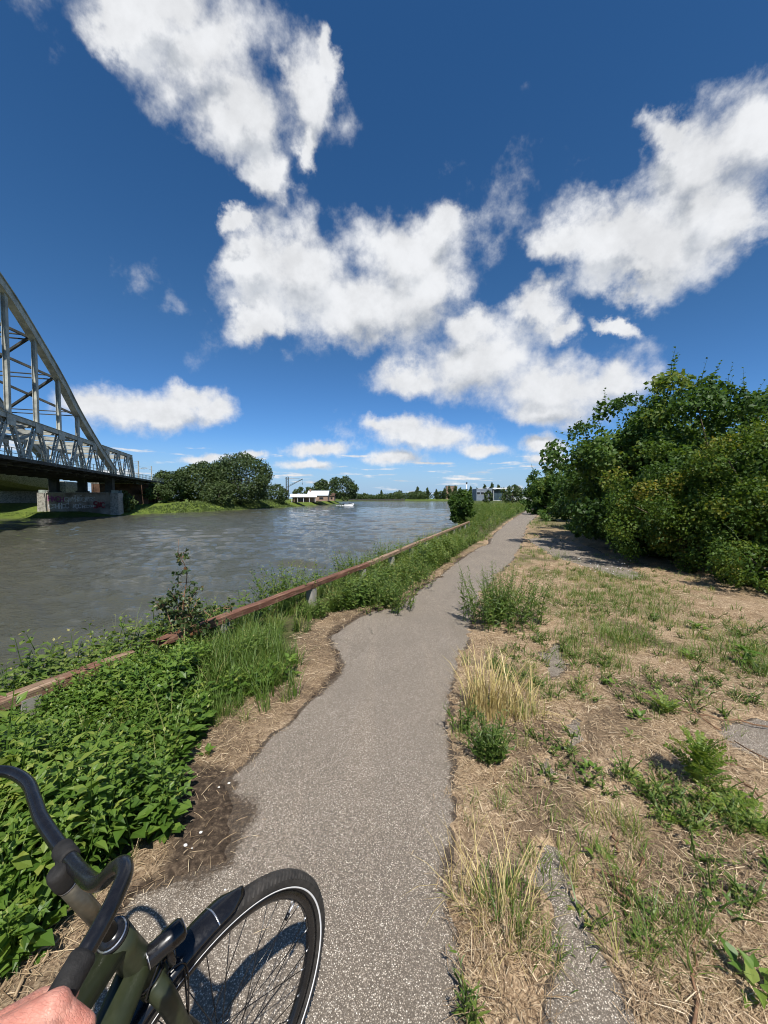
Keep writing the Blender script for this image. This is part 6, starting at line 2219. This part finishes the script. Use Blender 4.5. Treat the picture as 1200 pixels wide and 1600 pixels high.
# ------------------------------------------------------------------ the rider's right arm and hand on the grip
def mat_skin():
    m, N, out = new_mat('skin')
    tc = N.n('ShaderNodeTexCoord').outputs['Object']
    n1 = N.noise(tc, 26.0, 5, 0.6)
    n2 = N.noise(tc, 150.0, 4, 0.6)
    col = N.ramp(n1, [(0.3, (0.46, 0.175, 0.125)), (0.52, (0.60, 0.285, 0.21)), (0.72, (0.70, 0.40, 0.31))])
    col = N.mix(N.mapr(n2, 0.40, 0.66, 0.0, 0.35), col, (0.45, 0.16, 0.115))
    b = principled(N, out, Base_Color=col, Roughness=0.5)
    b.inputs['Specular IOR Level'].default_value = 0.4
    b.inputs['Subsurface Weight'].default_value = 0.12
    b.inputs['Subsurface Radius'].default_value = (0.008, 0.003, 0.002)
    b.inputs['Subsurface Scale'].default_value = 1.0
    wr_ = N.voronoi(N.vec('MULTIPLY', tc, (1.0, 1.6, 1.0)), 260.0, feature='DISTANCE_TO_EDGE')
    h = N.math('ADD', N.math('MULTIPLY', N.mapr(wr_, 0.0, 0.12), 0.25), N.math('MULTIPLY', N.noise(tc, 90, 4, 0.6), 1.0))
    N.put(b.inputs['Normal'], bump(N, h, 0.55, 0.0035))
    return m


M_SKIN = mat_skin()
Hc = gp(88, 1572, 1.128)                       # middle of the back of the hand
gx_ = -gd                                       # along the grip, forwards
hx = nrm(np.cross(gx_, (0, 0, 1)))              # outwards, to the right
hz = np.cross(hx, gx_)


def hp(a, b, c):
    """a outwards, b forwards along the grip, c upwards; origin on the grip axis"""
    return GA + gd * 0.078 + hx * a + gx_ * b + hz * (c - 0.005)


person = thing('person', 'bare hand and forearm of the photographer holding the handlebar grip', 'person', hp(0, 0, 0))
pO = np.array(person.location)
g = Geo()


def cap(a, b, ra, rb, n=7):
    a, b = np.asarray(a), np.asarray(b)
    L = np.linalg.norm(b - a)
    d = (b - a) / (L + 1e-9)
    ts = np.concatenate([-ra * np.cos(np.linspace(0, np.pi / 2, 5)[:-1]), np.linspace(0, L, n), L + rb * np.sin(np.linspace(0, np.pi / 2, 5)[1:])])
    rs_ = np.concatenate([ra * np.sin(np.linspace(0, np.pi / 2, 5)[:-1]) + 1e-4, np.linspace(ra, rb, n), rb * np.cos(np.linspace(0, np.pi / 2, 5)[1:]) + 1e-4])
    g.tube(a + d * ts[:, None] - pO, rs_, 16)


wrist = hp(-0.066, -0.030, 0.026)
elbow = wrist + np.array([-0.20, -0.20, -0.03])
should = elbow + np.array([-0.02, -0.16, 0.24])
cap(elbow, wrist + (elbow - wrist) * 0.25, 0.042, 0.034)
cap(wrist + (elbow - wrist) * 0.25, wrist, 0.034, 0.027)
cap(wrist + gx_ * 0.012, wrist + (elbow - wrist) * 0.3 + gx_ * 0.014, 0.022, 0.026)
cap(wrist - gx_ * 0.012, wrist + (elbow - wrist) * 0.3 - gx_ * 0.014, 0.022, 0.026)
cap(elbow, should, 0.043, 0.055)
MC = [(0.020, 0.030, 0.036), (0.025, 0.009, 0.038), (0.023, -0.011, 0.036), (0.017, -0.029, 0.031)]
for q, (a, b, c) in enumerate(MC):
    w = wrist + gx_ * (0.012 - 0.008 * q)
    k = hp(a, b, c)
    cap(w, k, 0.0185, 0.0150)
    cap(w * 0.5 + k * 0.5 - hz * 0.012, k - hz * 0.010, 0.016, 0.012)
    # knuckle, then the finger folded over and under the grip
    ln = (1.0, 1.08, 1.0, 0.8)[q]
    p1 = hp(a + 0.026 * ln, b - 0.002, c - 0.026 * ln)
    p2 = hp(a + 0.017 * ln, b - 0.003, c - 0.052 * ln)
    p3 = hp(a - 0.012 * ln, b - 0.004, c - 0.064 * ln)
    cap(k, p1, 0.0125, 0.0105)
    cap(p1, p2, 0.0105, 0.0092)
    cap(p2, p3, 0.0092, 0.0080)
    if q < 3:
        nx = MC[q + 1]
        cap((w + k) / 2, hp((a + nx[0]) / 2 - 0.012, (b + nx[1]) / 2, (c + nx[2]) / 2 - 0.001), 0.015, 0.0125)
# thumb round the inner side of the grip
cap(wrist + gx_ * 0.014 - hz * 0.006, hp(-0.036, 0.022, 0.008), 0.019, 0.0150)
cap(hp(-0.036, 0.022, 0.008), hp(-0.030, 0.044, -0.012), 0.0145, 0.0115)
cap(hp(-0.030, 0.044, -0.012), hp(-0.010, 0.056, -0.028), 0.0115, 0.009)
hand = g.build('arm', M_SKIN, person, smooth=True)
md = hand.modifiers.new('remesh', 'REMESH')
md.mode = 'VOXEL'
md.voxel_size = 0.0028
md.use_smooth_shade = True
ms = hand.modifiers.new('smooth', 'SMOOTH')
ms.factor = 0.5
ms.iterations = 7
# short sleeve on the upper arm, out of the picture
g = Geo()
sv = nrm(should - elbow)
g.tube([elbow + sv * 0.13 - pO, elbow + sv * 0.2 - pO, should - pO], [0.064, 0.066, 0.074], 20)
g.build('sleeve', plain_mat('navy_cotton', (0.03, 0.04, 0.07), rough=0.9, spec=0.2, var=0.2), person, smooth=True)
